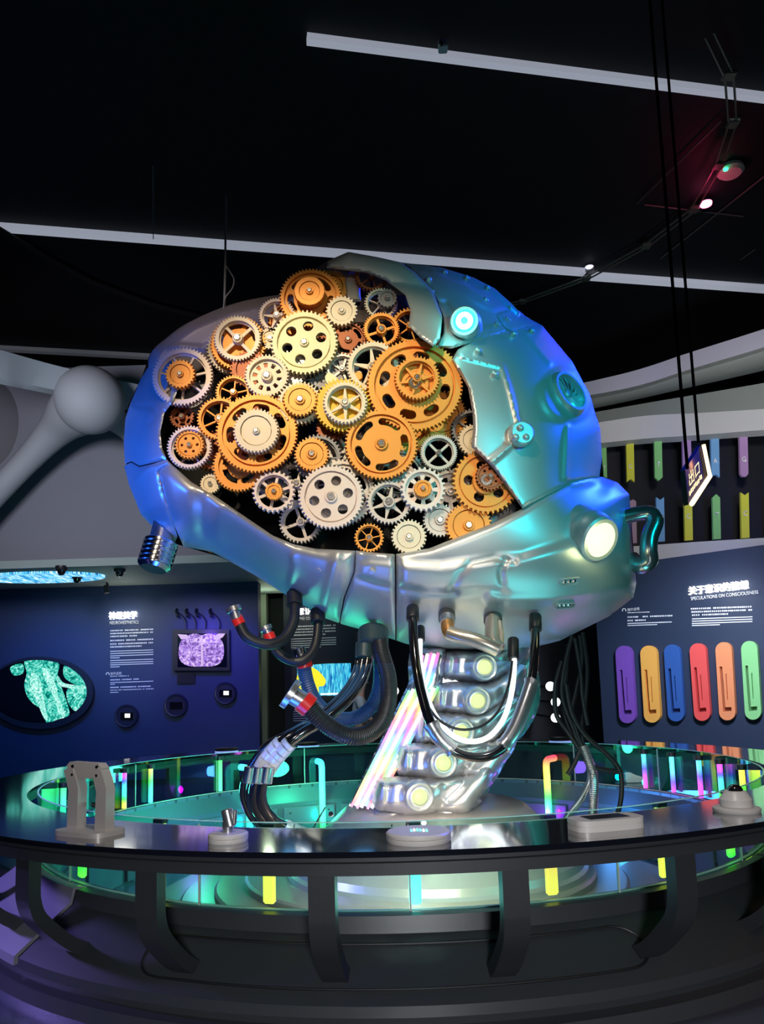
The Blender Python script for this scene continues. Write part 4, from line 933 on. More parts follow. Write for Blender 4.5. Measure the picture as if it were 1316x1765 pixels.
bands(b1, .47, .62, 6, .056, hs[0]); bands(b2, .47, .63, 6, .056, hs[1]); bands(b1, .90, 1, 3, .052, hs[0]); bands(b2, .88, .99, 3, .052, hs[1])
# clamp block halfway down the bundle
for i, dx in enumerate((-8, 6, 22)): sleeve((440 + dx, 1322, 5.42), (436 + dx, 1350, 5.42), .045, CHROME, 'clamp_sleeve')

# right hand loops
h = hose([(711, 1062, 5.35), (712, 1100, 5.25), (717, 1150, 5.15), (728, 1202, 5.08), (744, 1250, 5.02), (775, 1290, 5.0), (815, 1305, 5.0), (852, 1299, 5.0), (880, 1272, 5.02), (900, 1225, 5.08), (915, 1175, 5.15), (921, 1120, 5.28), (922, 1078, 5.42)], .032, BLACKG, label='long black looped tube in front of the spine')
c = lambda s: s
def arc_sleeve(pts, r, m, parent, nm='metal_sleeve'):
    cc = resample(catmull([V(*p) for p in pts], 8), .02); n = len(cc); bm = bmesh.new(); tube(bm, cc, [r * 1.18 if i < 2 or i > n - 3 else r for i in range(n)], 20); return obj(nm, bm, m, parent)
arc_sleeve([(742, 1248, 5.02), (757, 1272, 5.0), (780, 1293, 5.0)], .047, STEEL, h)
arc_sleeve([(866, 1288, 5.01), (886, 1258, 5.04), (903, 1216, 5.09), (917, 1174, 5.15)], .047, STEEL, h)
sleeve((711, 1048, 5.42), (711, 1068, 5.33), .045, BLACKR, 'cap', h); sleeve((922, 1062, 5.48), (922, 1086, 5.40), .045, BLACKR, 'cap', h)
gp = hose([(724, 1098, 5.55), (724, 1140, 5.4), (731, 1185, 5.3), (748, 1230, 5.2), (775, 1264, 5.15), (808, 1278, 5.12), (842, 1270, 5.13), (868, 1238, 5.17), (882, 1190, 5.25), (886, 1145, 5.35), (885, 1125, 5.4)], .018, emis('white_neon', (.92, .97, 1), 1.4), name='glowing_tube', label='glowing white looped tube')
sleeve((724, 1082, 5.62), (724, 1104, 5.53), .034, BLACKR, 'cap', gp); sleeve((884, 1102, 5.45), (884, 1136, 5.37), .040, BLACKR, 'cap', gp)
point('neon_light', V(808, 1262, 4.95), (.9, .95, 1), 1.2, .2)
hose([(733, 1210, 5.12), (755, 1240, 5.1), (790, 1257, 5.08), (828, 1252, 5.1), (858, 1226, 5.15), (876, 1180, 5.22), (882, 1140, 5.35)], .009, BLACKR, name='thin_cable')
# elbow pipes
e1 = hose([(771, 1066, 5.36), (771, 1082, 5.3), (776, 1094, 5.27)], .047, COPPERP, name='elbow_pipe', label='copper elbow')
sleeve((769, 1052, 5.5), (770, 1068, 5.38), .060, mat('dark_flange', (.10, .10, .10), .5, .4), 'flange', e1); sleeve((770, 1064, 5.36), (771, 1074, 5.32), .053, STEEL, 'ring', e1)
hose([(773, 1090, 5.28), (790, 1096, 5.25), (815, 1102, 5.22), (840, 1112, 5.2), (858, 1120, 5.2)], .050, PIPE, name='elbow_pipe')
e2 = hose([(849, 1068, 5.4), (848, 1090, 5.33), (850, 1108, 5.27), (860, 1120, 5.24)], .054, PIPE, name='elbow_pipe'); sleeve((849, 1052, 5.55), (849, 1072, 5.42), .066, mat('dark_flange', (.10, .10, .10), .5, .4), 'flange', e2)
bm = bmesh.new(); tube(bm, [V(860, 1072, 5.36), V(863, 1095, 5.3), V(862, 1118, 5.24)], .022, 10); obj('weld_rib', bm, PIPE, e2)

# thin wires at the right back, ending in silver cables
for i, pts in enumerate([[(985, 1095, 6.2), (972, 1150, 6.2), (968, 1200, 6.2), (985, 1250, 6.2), (1000, 1290, 6.2)], [(998, 1095, 6.25), (1002, 1140, 6.25), (992, 1190, 6.25), (985, 1230, 6.22), (998, 1275, 6.2), (1010, 1300, 6.2)],
                         [(1003, 1090, 6.3), (1011, 1150, 6.3), (1008, 1210, 6.3), (1002, 1250, 6.25), (1005, 1290, 6.2)], [(978, 1110, 6.3), (974, 1170, 6.3), (970, 1210, 6.3), (978, 1250, 6.25), (1004, 1300, 6.2)],
                         [(990, 1100, 6.2), (1000, 1160, 6.2), (1003, 1200, 6.2), (1012, 1250, 6.2)], [(968, 1140, 6.25), (957, 1180, 6.25), (958, 1230, 6.25), (980, 1265, 6.2), (1004, 1300, 6.2), (1020, 1320, 6.2), (1040, 1327, 6.2), (1072, 1331, 6.2)],
                         [(975, 1180, 6.22), (985, 1230, 6.2), (1010, 1270, 6.2), (1040, 1295, 6.2), (1066, 1325, 6.2), (1071, 1360, 6.2), (1066, 1395, 6.2), (1056, 1410, 6.2)], [(1000, 1290, 6.2), (990, 1315, 6.2), (978, 1335, 6.2)]]):
    hose(pts, .016 if i < 5 else .02, mat('black_cable', (.003, .003, .004), 0, .6), name='hanging_wire', seg=8)
hose([(1004, 1285, 6.2), (1014, 1310, 6.2), (1022, 1335, 6.2), (1023, 1370, 6.15), (1020, 1420, 6.1), (1018, 1440, 6.1)], .036, STEEL, name='silver_cable', ribs=1, seg=12)
hose([(1006, 1300, 6.25), (1016, 1325, 6.25), (1015, 1350, 6.22), (1000, 1380, 6.15), (980, 1405, 6.1), (968, 1425, 6.05), (960, 1440, 6.0)], .026, STEEL, name='silver_cable', seg=12)

# ------------------------------------------------------------------ spine and foot
def flatD(Yc, A, polyg, wd):
    PD = densify(polyg, 5)
    def f(q):
        d2 = ((q[:, None, :] - PD[None]) ** 2).sum(-1) + 1e-3; d = np.clip((5 * (1 / d2 ** 3).sum(1) / 1.178) ** (-.2) / wd, 0, 1)
        return Yc - A * np.sqrt(np.clip(1 - (1 - d) ** 2, 0, 1))
    return f
def solidpanel(name, poly, m, Yc, A, wd, parent, feats=(), label=None, step=6, thick=None, rh=0, smooth=True, backA=None):
    pl = catp(poly, 4) if smooth else poly
    f = flatD(Yc, A, pl, wd)
    o = panel(name, pl, m, parent, depth=f, thick=thick or .12, feats=feats, step=step, rnd=4, rh=rh, smooth=False, label=label); return o
core_p = [(722, 1106), (905, 1106), (903, 1180), (890, 1250), (868, 1310), (838, 1370), (812, 1425), (690, 1412), (632, 1396), (668, 1310), (702, 1200)]
solidpanel('spine_core', core_p, SPINEM, 6.75, .55, 60, bs, thick=.5, feats=[('r', [(742, 1110), (718, 1200), (690, 1300), (655, 1392)], .04, 5), ('r', [(762, 1110), (742, 1200), (705, 1320), (680, 1380)], .03, 6)])
# translucent fin
FIN = bpy.data.materials.new('teal_acrylic'); FIN.use_nodes = True; _b = FIN.node_tree.nodes['Principled BSDF']; _b.inputs['Base Color'].default_value = (.10, .5, .42, 1); _b.inputs['Roughness'].default_value = .15; _b.inputs['Metallic'].default_value = .4
solidpanel('side_fin', [(902, 1110), (925, 1150), (931, 1200), (922, 1235), (905, 1262), (890, 1275), (880, 1240), (893, 1180)], FIN, 6.6, .1, 20, bs, thick=.05)
solidpanel('side_fin', [(866, 1300), (880, 1290), (868, 1320), (850, 1350), (826, 1385), (812, 1420), (806, 1408), (830, 1350)], FIN, 6.6, .1, 20, bs, thick=.05)
vt = [(-74, -22), (-66, -31), (-40, -35), (0, -34), (36, -36), (66, -50), (96, -66), (112, -58), (104, -30), (84, -6), (66, 16), (40, 26), (18, 30), (-18, 32), (-48, 26), (-72, 22), (-80, 4)]
LM = [(832, 1150, .92), (820, 1208, .95), (792, 1262, .98), (761, 1315, 1.0), (720, 1373, 1.0)]
for i, (lx, ly, s) in enumerate(LM):
    pts = [(lx + x * s * (.82 if i < 2 and x > 0 else 1) + (18 if x > 60 and i > 2 else 0), ly + y * s + (12 if i > 2 and x > 60 else 0)) for x, y in vt]
    Yv_ = 6.28 - .10 * i
    vo = solidpanel('vertebra', pts, SPINEM, Yv_, .24, 15, bs, thick=.2, step=3.6, feats=[('p', [(lx - 64, ly - 24), (lx - 20, ly - 27), (lx + 38, ly - 24), (lx + 44, ly + 6), (lx + 20, ly + 20), (lx - 60, ly + 18)], .05, 8), ('p', circle(lx, ly, 27, 20), .03, 7), ('r', [(lx + 40, ly + 14), (lx + 70, ly - 14), (lx + 96, ly - 44)], -.06, 9), ('r', [(lx - 50, ly - 26), (lx - 54, ly + 20)], -.04, 6)])
    p0 = V(lx + 2, ly, Yv_ - .325); ax = Vector((.18, -1, -.05)); bm = bmesh.new()
    lathe_axis(bm, [(-.06, .115), (.0, .11), (.02, .097), (.012, .084), (.03, .070), (.03, .060), (.01, .056)], p0, ax, 36, cap=False); lr = obj('lamp_ring', bm, SPINEM, vo)
    bm = bmesh.new(); lathe_axis(bm, [(-.02, .056), (.016, .054), (.028, .043), (.034, .018)], p0, ax, 28); obj('lens', bm, emis('lens_lime', (.84, 1, .42), 1.0), vo)
    point('spine_lamp_light', p0 + Vector((.05, -.22, 0)), (.85, 1, .6), .5, .05)
# bottom claw between the last vertebra and the foot
solidpanel('spine_claw', [(655, 1392), (700, 1398), (745, 1392), (770, 1378), (790, 1372), (830, 1378), (812, 1400), (802, 1428), (770, 1428), (735, 1412), (690, 1416), (645, 1408)], SPINEM, 6.05, .22, 18, bs, thick=.25)
solidpanel('spine_claw', [(812, 1330), (850, 1318), (868, 1300), (862, 1330), (838, 1362), (806, 1392), (780, 1388), (800, 1360)], SPINEM, 6.15, .2, 16, bs, thick=.25)
solidpanel('neck_block', [(724, 1084), (905, 1090), (905, 1112), (724, 1112)], mat('teal_block', (.35, .42, .45), .6, .3), 6.35, .2, 14, bs, thick=.3, smooth=False)
# glowing strips down the left of the spine
RB = gradmat('rainbow_sheen', 0, 3.2, .4, 1.9, 1.0, sat=.85)
for (x0_, y0_, x1_, y1_) in [(612, 1389, 712, 1188), (622, 1392, 734, 1178), (640, 1393, 748, 1186), (724, 1180, 736, 1128), (735, 1178, 748, 1128)]:
    Ya, Yb_ = 5.82, 5.98
    bm = bmesh.new(); a, b = V(x0_, y0_, Ya), V(x1_, y1_, Yb_); tube(bm, [a, b], .013, 10); lo = obj('light_strip', bm, emis('strip_white', (1, .97, .98), 1.6), bs)
    off_ = Vector((.032, .012, .008)); bm = bmesh.new(); tube(bm, [a + off_, b + off_], .013, 8); obj('rainbow_reflection', bm, RB, lo)  # rainbow edges glow in place of reflections on the iridescent rail
    bm = bmesh.new(); tube(bm, [a - off_ + Vector((0, .03, 0)), b - off_ + Vector((0, .03, 0))], .010, 8); obj('rainbow_reflection', bm, gradmat('rainbow_sheen_left', .5, 3.1, .4, 1.9, 1.0, sat=.85), lo)
# acrylic backing rail for the strips
solidpanel('strip_rail', [(600, 1390), (655, 1398), (762, 1180), (768, 1118), (728, 1116), (700, 1186)], mat('iridescent_rail', (.55, .55, .62), .9, .16), 6.12, .06, 10, bs, thick=.12, smooth=False)
# foot: oblique cone with stepped discs
bm = bmesh.new(); cx_, cy_ = .46, 6.45
lathe_arc(bm, [(.02, .60), (.62, .585), (.70, .57), (.74, .55), (1.15, .17), (1.17, .12), (1.2, .10), (1.2, -.2), (.02, -.2)], (cx_ - .08, cy_), 0, 360, 72); obj('foot_cone', bm, mat('warm_silver_paint', (.55, .52, .50), .5, .34, vary=.05), bs, angle=25)
for k, (r, z) in enumerate([(1.42, .06), (1.66, .0), (1.92, -.06), (2.2, -.12)]):
    bm = bmesh.new(); lathe_arc(bm, [(.9, z), (r - .02, z), (r, z - .015), (r, z - .05), (r - .01, -.199), (.9, -.199)], (RC[0] + .15, RC[1]), 0, 360, 96); obj('foot_step', bm, TAN, bs, angle=25)
for x, y, Y in [(570, 1404, 5.55), (653, 1431, 5.42), (730, 1420, 5.3)]:
    bm = bmesh.new(); lathe_axis(bm, [(0, .02), (.012, .018)], V(x, y, Y), (0, -.8, .6), 12); obj('foot_screw', bm, CHROME, bs)
for a, b in [((675, 1422, 5.38), (670, 1450, 5.2)), ((560, 1392, 5.75), (532, 1440, 5.5))]:
    bm = bmesh.new(); tube(bm, [V(*a), V(*b)], .006, 6); obj('foot_seam', bm, BLACKR, bs)
spot('step_light', (.2, 4.3, .84), (.25, 5.1, .0), (1, .82, .62), 170, 130, .9, .2)

# ------------------------------------------------------------------ left wall exhibits
XR, = (Vector((1, 0, 0)),)
def LW(px, py, off=.02): return V(px, py, YL - off)
def hexpoly(cx, cy, rx, ry, n=40): return [(cx + rx * math.cos(2 * PI * i / n), cy + ry * math.sin(2 * PI * i / n)) for i in range(n)]
def flat(name, polypx, at, th, m, parent=None, holes=(), nrm=Vector((0, -1, 0)), label=None, smooth=False):
    bm = bmesh.new(); prism(bm, polypx, lambda x, y, w_: at(x, y) + nrm * w_, th, 0, holes); return obj(name, bm, m, parent, smooth=smooth, label=label)
def flatset(name, polys, at, th, m, parent=None, nrm=Vector((0, -1, 0))):
    bm = bmesh.new()
    for pp in polys: prism(bm, pp, lambda x, y, w_: at(x, y) + nrm * w_, th, 0)
    return obj(name, bm, m, parent, smooth=False)
def picmat(name, c0, c1, c2, scale=30, s=1.2, kind='v'):
    m = bpy.data.materials.new(name); m.use_nodes = True; nt = m.node_tree; b = nt.nodes['Principled BSDF']; b.inputs['Base Color'].default_value = (0, 0, 0, 1); b.inputs['Roughness'].default_value = .3
    tc = nt.nodes.new('ShaderNodeTexCoord'); n = nt.nodes.new('ShaderNodeTexNoise'); n.inputs['Scale'].default_value = scale; n.inputs['Detail'].default_value = 6; n.inputs['Distortion'].default_value = 2.5
    if kind == 's':
        mp = nt.nodes.new('ShaderNodeMapping'); mp.inputs['Rotation'].default_value = (0, .7, 0); mp.inputs['Scale'].default_value = (12, 1, 1); nt.links.new(tc.outputs['Object'], mp.inputs[0]); nt.links.new(mp.outputs[0], n.inputs['Vector']); n.inputs['Scale'].default_value = 2.2
    else: nt.links.new(tc.outputs['Object'], n.inputs['Vector'])
    r = nt.nodes.new('ShaderNodeValToRGB'); e = r.color_ramp.elements; e[0].position = .36; e[0].color = (*c0, 1); e[1].position = .66; e[1].color = (*c2, 1); q = e.new(.5); q.color = (*c1, 1)
    nt.links.new(n.outputs['Fac'], r.inputs[0]); nt.links.new(r.outputs[0], b.inputs['Emission Color']); b.inputs['Emission Strength'].default_value = s
    return m
# oval screen
ov = root('oval_screen', LW(66, 1192), 'large oval wall screen showing a teal anatomical picture', 'screen')
flat('frame', hexpoly(72, 1194, 92, 62, 56), lambda x, y: LW(x, y, .0), .10, mat('dark_frame', (.02, .028, .05), 0, .4), ov, [hexpoly(68, 1192, 85, 54, 56)])
sc = flat('screen', hexpoly(68, 1192, 86, 55, 56), lambda x, y: LW(x, y, .0), .06, mat('screen_black', (.004, .006, .012), 0, .12), ov)
TEALP = picmat('teal_scan', (.0, .16, .13), (.03, .62, .48), (.5, 1, .88), 9, 1.0)
TEALW = picmat('teal_scan_pale', (.05, .4, .32), (.3, .9, .75), (.9, 1, .97), 14, 1.1)
fl = lambda x, y: LW(x, y, .065)
flat('picture', catp([(42, 1140), (60, 1137), (100, 1142), (99, 1165), (108, 1190), (115, 1210), (119, 1232), (100, 1240), (80, 1245), (76, 1225), (60, 1215), (47, 1200), (42, 1180), (46, 1160)], 4), fl, .004, TEALP, sc)
flat('picture', catp([(112, 1145), (130, 1148), (146, 1165), (152, 1182), (140, 1182), (125, 1178), (110, 1165)], 4), fl, .004, TEALP, sc)
flat('picture', catp([(116, 1188), (140, 1184), (152, 1190), (148, 1208), (132, 1226), (118, 1212)], 4), fl, .004, TEALP, sc)
flat('picture', catp([(18, 1150), (38, 1144), (40, 1160), (24, 1164)], 4), fl, .004, TEALP, sc)
for pp in ([(56, 1160), (68, 1170), (74, 1200), (82, 1238), (76, 1238), (64, 1210), (52, 1180)], [(74, 1150), (92, 1170), (102, 1205), (112, 1232), (104, 1236), (92, 1200), (76, 1168)], [(100, 1165), (112, 1178), (152, 1183), (150, 1187), (108, 1184), (98, 1172)]):
    flat('picture_nerve', catp(pp, 4), lambda x, y: LW(x, y, .071), .004, TEALW, sc)
# monitor with purple section
mo = root('monitor', LW(348, 1120), 'wall monitor with a glowing purple brain section picture', 'monitor')
flat('bezel', [(301, 1086), (397, 1086), (398, 1156), (301, 1156)], lambda x, y: LW(x, y, 0), .12, BLACKR, mo)
PUR = picmat('purple_scan', (.10, .03, .25), (.42, .22, .85), (.9, .7, 1), 10, .95)
flat('screen', [(306, 1092), (391, 1092), (391, 1150), (306, 1150)], lambda x, y: LW(x, y, .12), .006, mat('screen_black', (0, 0, 0)), mo)
flat('picture', catp([(309, 1112), (318, 1098), (335, 1092), (347, 1095), (360, 1092), (376, 1098), (385, 1112), (384, 1135), (372, 1147), (348, 1149), (322, 1147), (309, 1135)], 4), lambda x, y: LW(x, y, .13), .004, PUR, mo)
for pp in ([(306, 1093), (322, 1094), (326, 1100), (312, 1102)], [(368, 1098), (376, 1092), (388, 1092), (384, 1098), (374, 1104)], [(346, 1096), (349, 1096), (350, 1148), (346, 1148)]): flat('picture_nerve', pp, lambda x, y: LW(x, y, .137), .003, emis('lilac', (.85, .6, 1), .8), mo)
flat('label_plate', [(306, 1162), (337, 1161), (337, 1178), (306, 1179)], lambda x, y: LW(x, y, 0), .03, DARK, mo)
spot('monitor_glow', LW(348, 1090, .5), LW(348, 1085, 0), (.2, .08, 1), 16, 110, 1, .1)
hk = root('hanging_hooks', LW(340, 1058), 'row of four black hooks with thin cords above the purple monitor', 'hooks')
for x in (303, 320, 337, 361):
    bm = bmesh.new(); tube(bm, catmull([LW(x + 2, 1050, .02), LW(x, 1054, .10), LW(x + 4, 1062, .12), LW(x + 2, 1062, .06)], 4), .02, 8); h_ = obj('hook', bm, BLACKR, hk)
    bm = bmesh.new(); tube(bm, catmull([LW(x + 2, 1054, .08), LW(x + 12, 1062, .08), LW(x + 18, 1072, .06), LW(x + 17, 1084, .06)], 4), .010, 6); obj('cord', bm, BLACKR, h_)
# three round viewers
for x, y, r, lit, lab in [(219, 1234, 20, (1, 1, .95), 'round wall viewer under the lettering with a bright white window'), (304, 1216, 20, None, 'round wall viewer with an unlit dark window'), (389, 1195, 19, (1, .8, .9), 'round wall viewer with a pinkish lit window, under the monitor')]:
    q = LW(x, y); v = root('round_viewer', q, lab, 'viewer', 'round viewers on the left wall'); R = r * PX(YL)
    bm = bmesh.new(); lathe_axis(bm, [(0, R), (.04, R), (.06, R * .94), (.055, R * .82), (.04, R * .8)], q, (0, -1, 0), 40); obj('rim', bm, mat('viewer_rim', (.03, .035, .07), .2, .35), v)
    flat('window', [(x - 11, y - 6), (x + 11, y - 6), (x + 11, y + 6), (x - 11, y + 6)], lambda a, b: LW(a, b, .06), .02, BLACKG, v)
    if lit: flat('lit_display', [(x - 4, y - 4), (x + 5, y - 4), (x + 5, y + 3), (x - 4, y + 3)], lambda a, b: LW(a, b, .085), .004, emis('viewer_lit', lit, 1.5), v)
# lettering
def title(at, x, y, wpx, hpx, s, sub, subw, subh, dx, xd, label, Y, glow=8, par=None, slope_=-.03):
    k = PX(Y)
    o = place_text('title_lettering', s, at(x, y, .0), xd, UZ, wpx * k, hpx * k, WGLOW, None, .06, .006); tag(o, label, 'sign', 'glowing wall titles')
    if sub:
        o2 = place_text('subtitle_lettering', sub, at(x + dx, y + subh + 3, .03), xd, UZ, subw * k, subh * k, PRINT, o, .004, .005)
    point('title_light', at(x + wpx / 2, y - hpx / 2, .45), (1, 1, .85), glow, .25)
    return o
title(LW, 189, 1068, 48, 13, '神经美学', 'NEUROAESTHETICS', 50, 5.5, 0, Vector((1, 0, 0)), 'glowing white Chinese title with NEUROAESTHETICS below on the left wall', YL, 4)
def lines(name, at, rows, label, group=None, nrm=Vector((0, -1, 0)), sl=-.035):
    "printed text too small to read: rows of (x0, x1, y, height, dashed)"
    polys = []
    rnd_ = random.Random(len(rows))
    for x0, x1, y, hh, dashed in rows:
        if not dashed: polys.append([(x0, y), (x1, y + (x1 - x0) * sl), (x1, y + (x1 - x0) * sl + hh), (x0, y + hh)])
        else:
            x = x0
            while x < x1:
                w_ = dashed * rnd_.uniform(.7, 1.1)
                if rnd_.random() > .06: polys.append([(x, y + (x - x0) * sl), (x + w_, y + (x - x0) * sl), (x + w_, y + (x - x0) * sl + hh), (x, y + (x - x0) * sl + hh)])
                x += dashed * 1.25
    o = flatset(name, polys, at, .003, PRINT, None, nrm); return tag(o, label, 'printed text', group)
rw = []
for y, xe, hh, dsh in [(1086, 264, 2.2, 2.2), (1091, 264, 2.2, 2.2), (1096, 236, 2.2, 2.2), (1103, 264, 2.4, 2.2), (1109, 264, 2.4, 2.2), (1114, 244, 2.4, 2.2), (1122, 264, 1.3, 0), (1126, 264, 1.3, 0), (1130, 264, 1.3, 0), (1133.5, 206, 1.3, 0),
                       (1138, 264, 1.3, 0), (1142, 264, 1.3, 0), (1145.5, 264, 1.3, 0), (1149, 206, 1.3, 0), (1165, 222, 1.6, 1.6), (1171, 240, 2, 2), (1176, 264, 1.2, 0), (1179, 198, 1.2, 0), (1184, 258, 2, 2), (1189, 264, 1.4, 1.4), (1193, 204, 1.2, 0)]:
    rw.append((190, xe, y, hh, dsh))
lines('printed_text', lambda x, y: LW(x, y, .0), rw, 'tall column of small white printing under the NEUROAESTHETICS title')
o = place_text('heading_lettering', '操作说明', LW(190, 1164, .02), XR, UZ, 19 * PX(YL), 5.5 * PX(YL), PRINT, None, .003, .004); tag(o, 'small white heading above the lowest lines on the left wall', 'printed text')
bm = bmesh.new(); tube(bm, [LW(185.5 + 2.6 * math.cos(t), 1162 - 2.6 * math.sin(t), .02) for t in [(-.6 + 4.3 * i / 12) for i in range(13)]], .008, 6); tag(obj('ring_icon', bm, PRINT), 'small broken ring icon left of the heading on the left wall', 'icon')

# middle wall
def MW(px, py, off=.02): return V(px, py, YM - off)
title(MW, 512, 1060, 26, 12, '意识', None, 0, 0, 0, XR, 'glowing white Chinese title half hidden behind the hoses', YM, 2.5)
o = place_text('subtitle_lettering', 'WING CON', MW(511, 1069, .02), XR, UZ, 27 * PX(YM), 5 * PX(YM), PRINT, None, .003, .004); tag(o, 'white capital letters under the half hidden title', 'printed text')
lines('printed_text', lambda x, y: MW(x, y, 0), [(505, 578, 1079, 2.2, 2.2), (504, 578, 1084, 2.2, 2.2), (502, 578, 1089, 2.2, 2.2), (501, 560, 1094, 2.2, 2.2), (501, 579, 1101, 1.3, 0), (501, 579, 1105, 1.3, 0), (501, 579, 1109, 1.3, 0), (501, 579, 1112.5, 1.3, 0), (501, 553, 1116, 1.3, 0)], 'block of small white printing behind the hanging hoses')
lines('printed_text', lambda x, y: MW(x, y, 0), [(505, 545, 1226, 1.2, 0), (505, 545, 1230, 1.2, 0), (505, 545, 1234, 1.2, 0), (505, 545, 1238, 1.2, 0), (505, 545, 1242, 1.2, 0)], 'faint block of printing below the cyan monitor')
m2 = root('monitor', MW(560, 1170), 'wall monitor with cyan fibres and a yellow shape, behind the hoses', 'monitor')
flat('bezel', [(503, 1137), (609, 1136), (608, 1206), (503, 1207)], lambda x, y: MW(x, y, 0), .1, BLACKR, m2)
CY_ = picmat('cyan_fibres', (.0, .08, .45), (.02, .55, .8), (.3, .95, 1), 2.2, 1.0, 's')
flat('picture', [(512, 1148), (560, 1144), (604, 1143), (605, 1190), (598, 1199), (520, 1199), (512, 1195)], lambda x, y: MW(x, y, .1), .006, CY_, m2)
flat('picture', catp([(512, 1165), (520, 1154), (536, 1150), (550, 1158), (561, 1172), (558, 1182), (549, 1184), (548, 1196), (530, 1194), (512, 1182)], 3), lambda x, y: MW(x, y, .107), .004, emis('yellow_shape', (1, .82, .02), 1.1), m2)
flat('caption_strip', [(552, 1195), (586, 1194), (586, 1197), (552, 1198)], lambda x, y: MW(x, y, .112), .003, emis('caption_white', (.9, 1, 1), 1.2), m2)
# round white lamps near the middle wall
for x, y, lab in [(948, 1183, 'upper white globe lamp right of the spine'), (957, 1210, 'middle white globe lamp right of the spine'), (957, 1237, 'lower white globe lamp right of the spine'), (679, 1191, 'upper white globe lamp left of the spine'), (674, 1246, 'lower white globe lamp left of the spine')]:
    q = V(x, y, 14.0); R = 8 * PX(14); g_ = root('globe_lamp', q, lab, 'lamp', 'round white globe lamps behind the sculpture')
    bm = bmesh.new(); bmesh.ops.create_icosphere(bm, subdivisions=3, radius=R, matrix=Matrix.Translation(q)); obj('globe', bm, emis('globe_white', (.95, 1, .98), 2.5), g_)
    bm = bmesh.new(); lathe_axis(bm, [(0, R * .25), (1.95, R * .25)], q + Vector((0, R * .8, 0)), (0, 1, 0), 12); obj('stem', bm, BLACKR, g_)

# ------------------------------------------------------------------ right wall
def RWa(x, y, off=.02): return RW(x, y, off)
title(RWa, 1188, 1026, 100, 15, '关于意识的猜想', 'SPECULATIONS ON CONSCIOUSNESS', 112, 6, 2, RX, 'long glowing white Chinese title with SPECULATIONS ON CONSCIOUSNESS below', 11.2, 7)
lines('printed_text', lambda x, y: RW(x, y, 0), [(1190, 1292, 1048, 2.6, 2.8), (1191, 1293, 1053.5, 2.6, 2.8), (1192, 1252, 1059, 2.6, 2.8), (1192, 1296, 1066, 1.6, 0), (1192, 1296, 1070, 1.6, 0), (1192, 1296, 1074, 1.6, 0), (1192, 1240, 1077.5, 1.6, 0)], 'block of small white printing under the long right title', None, RWn)
lines('printed_text', lambda x, y: RW(x, y, 0), [(1081, 1118, 1055.5, 1.4, 1.4), (1081, 1156, 1062.5, 2.4, 2.6), (1081, 1112, 1068.5, 2.4, 2.6), (1081, 1157, 1074, 1.4, 0), (1081, 1132, 1077.5, 1.4, 0)], 'smaller block of white printing at the left of the right wall', None, RWn)
o = place_text('heading_lettering', '操作说明', RW(1081, 1054, .02), RX, UZ, 21 * PX(12.2), 5.5 * PX(12.2), PRINT, None, .003, .004); tag(o, 'small white heading at the left of the right wall', 'printed text')
bm = bmesh.new(); tube(bm, [RW(1075 + 3 * math.cos(t), 1052 - 3 * math.sin(t), .02) for t in [(-.6 + 4.3 * i / 12) for i in range(13)]], .008, 6); tag(obj('ring_icon', bm, PRINT), 'small broken ring icon on the right wall', 'icon')
SL = [((1078, 1113), (1086, 1246), (.20, .075, .42), 'purple'), ((1120.5, 1113), (1128.5, 1245), (.93, .42, .08), 'orange yellow'), ((1161, 1111), (1169.5, 1243), (.03, .10, .34), 'dark blue'), ((1205, 1109), (1214.5, 1242), (.80, .09, .08), 'red'),
      ((1249.5, 1107), (1257.5, 1241), (.80, .27, .11), 'salmon orange'), ((1293.5, 1105), (1301.5, 1240), (.25, .60, .22), 'green')]
for (xa_, ya_), (xb_, yb_), colr, nm in SL:
    w2 = 14.0; ax2 = Vector((xb_ - xa_, yb_ - ya_)).normalized(); nx = Vector((-ax2.y, ax2.x)); A2 = Vector((xa_, ya_)) + ax2 * w2; B2 = Vector((xb_, yb_)) - ax2 * w2
    aa = math.atan2(ax2.y, ax2.x)
    pill = [tuple(B2 + Vector((math.cos(aa + t), math.sin(aa + t))) * w2) for t in [-PI / 2 + PI * i / 12 for i in range(13)]] + [tuple(A2 + Vector((math.cos(aa + t), math.sin(aa + t))) * w2) for t in [PI / 2 + PI * i / 12 for i in range(13)]]
    rt = root('slot_box', RW(xa_, (ya_ + yb_) / 2, 0), nm + ' rounded upright slot box on the navy wall', 'slot box', 'row of coloured slot boxes')
    def LP(t, s): return tuple(A2 + (B2 - A2) * t + nx * s)
    lh = [LP(.26, 8.5), LP(.26, 4.0), LP(.92, 2.8), LP(.92, -7.5), LP(.985, -7.5), LP(.99, 7)]
    sh = [LP(.38, -1), LP(.38, -2.6), LP(.80, -2.6), LP(.80, -1)]
    mm = mat('slot_' + nm.replace(' ', '_'), tuple(min(1, c_ * 1.15) for c_ in colr), 0, .45)
    flat('back_plate', pill, lambda x, y: RW(x, y, .0), .015, BLACKR, rt, nrm=RWn)
    bm = bmesh.new(); prism(bm, pill, lambda x, y, w_: RW(x, y, .0) + RWn * w_, .10, .015, [lh, sh]); bx = obj('front_shell', bm, mm, rt, smooth=False)
    flat('slot_floor', lh, lambda x, y: RW(x, y, .0), .03, mat('slot_shade_' + nm.replace(' ', '_'), tuple(c_ * .35 for c_ in colr), 0, .6), bx, nrm=RWn)  # box colour darkened to paint the shade down in the slot
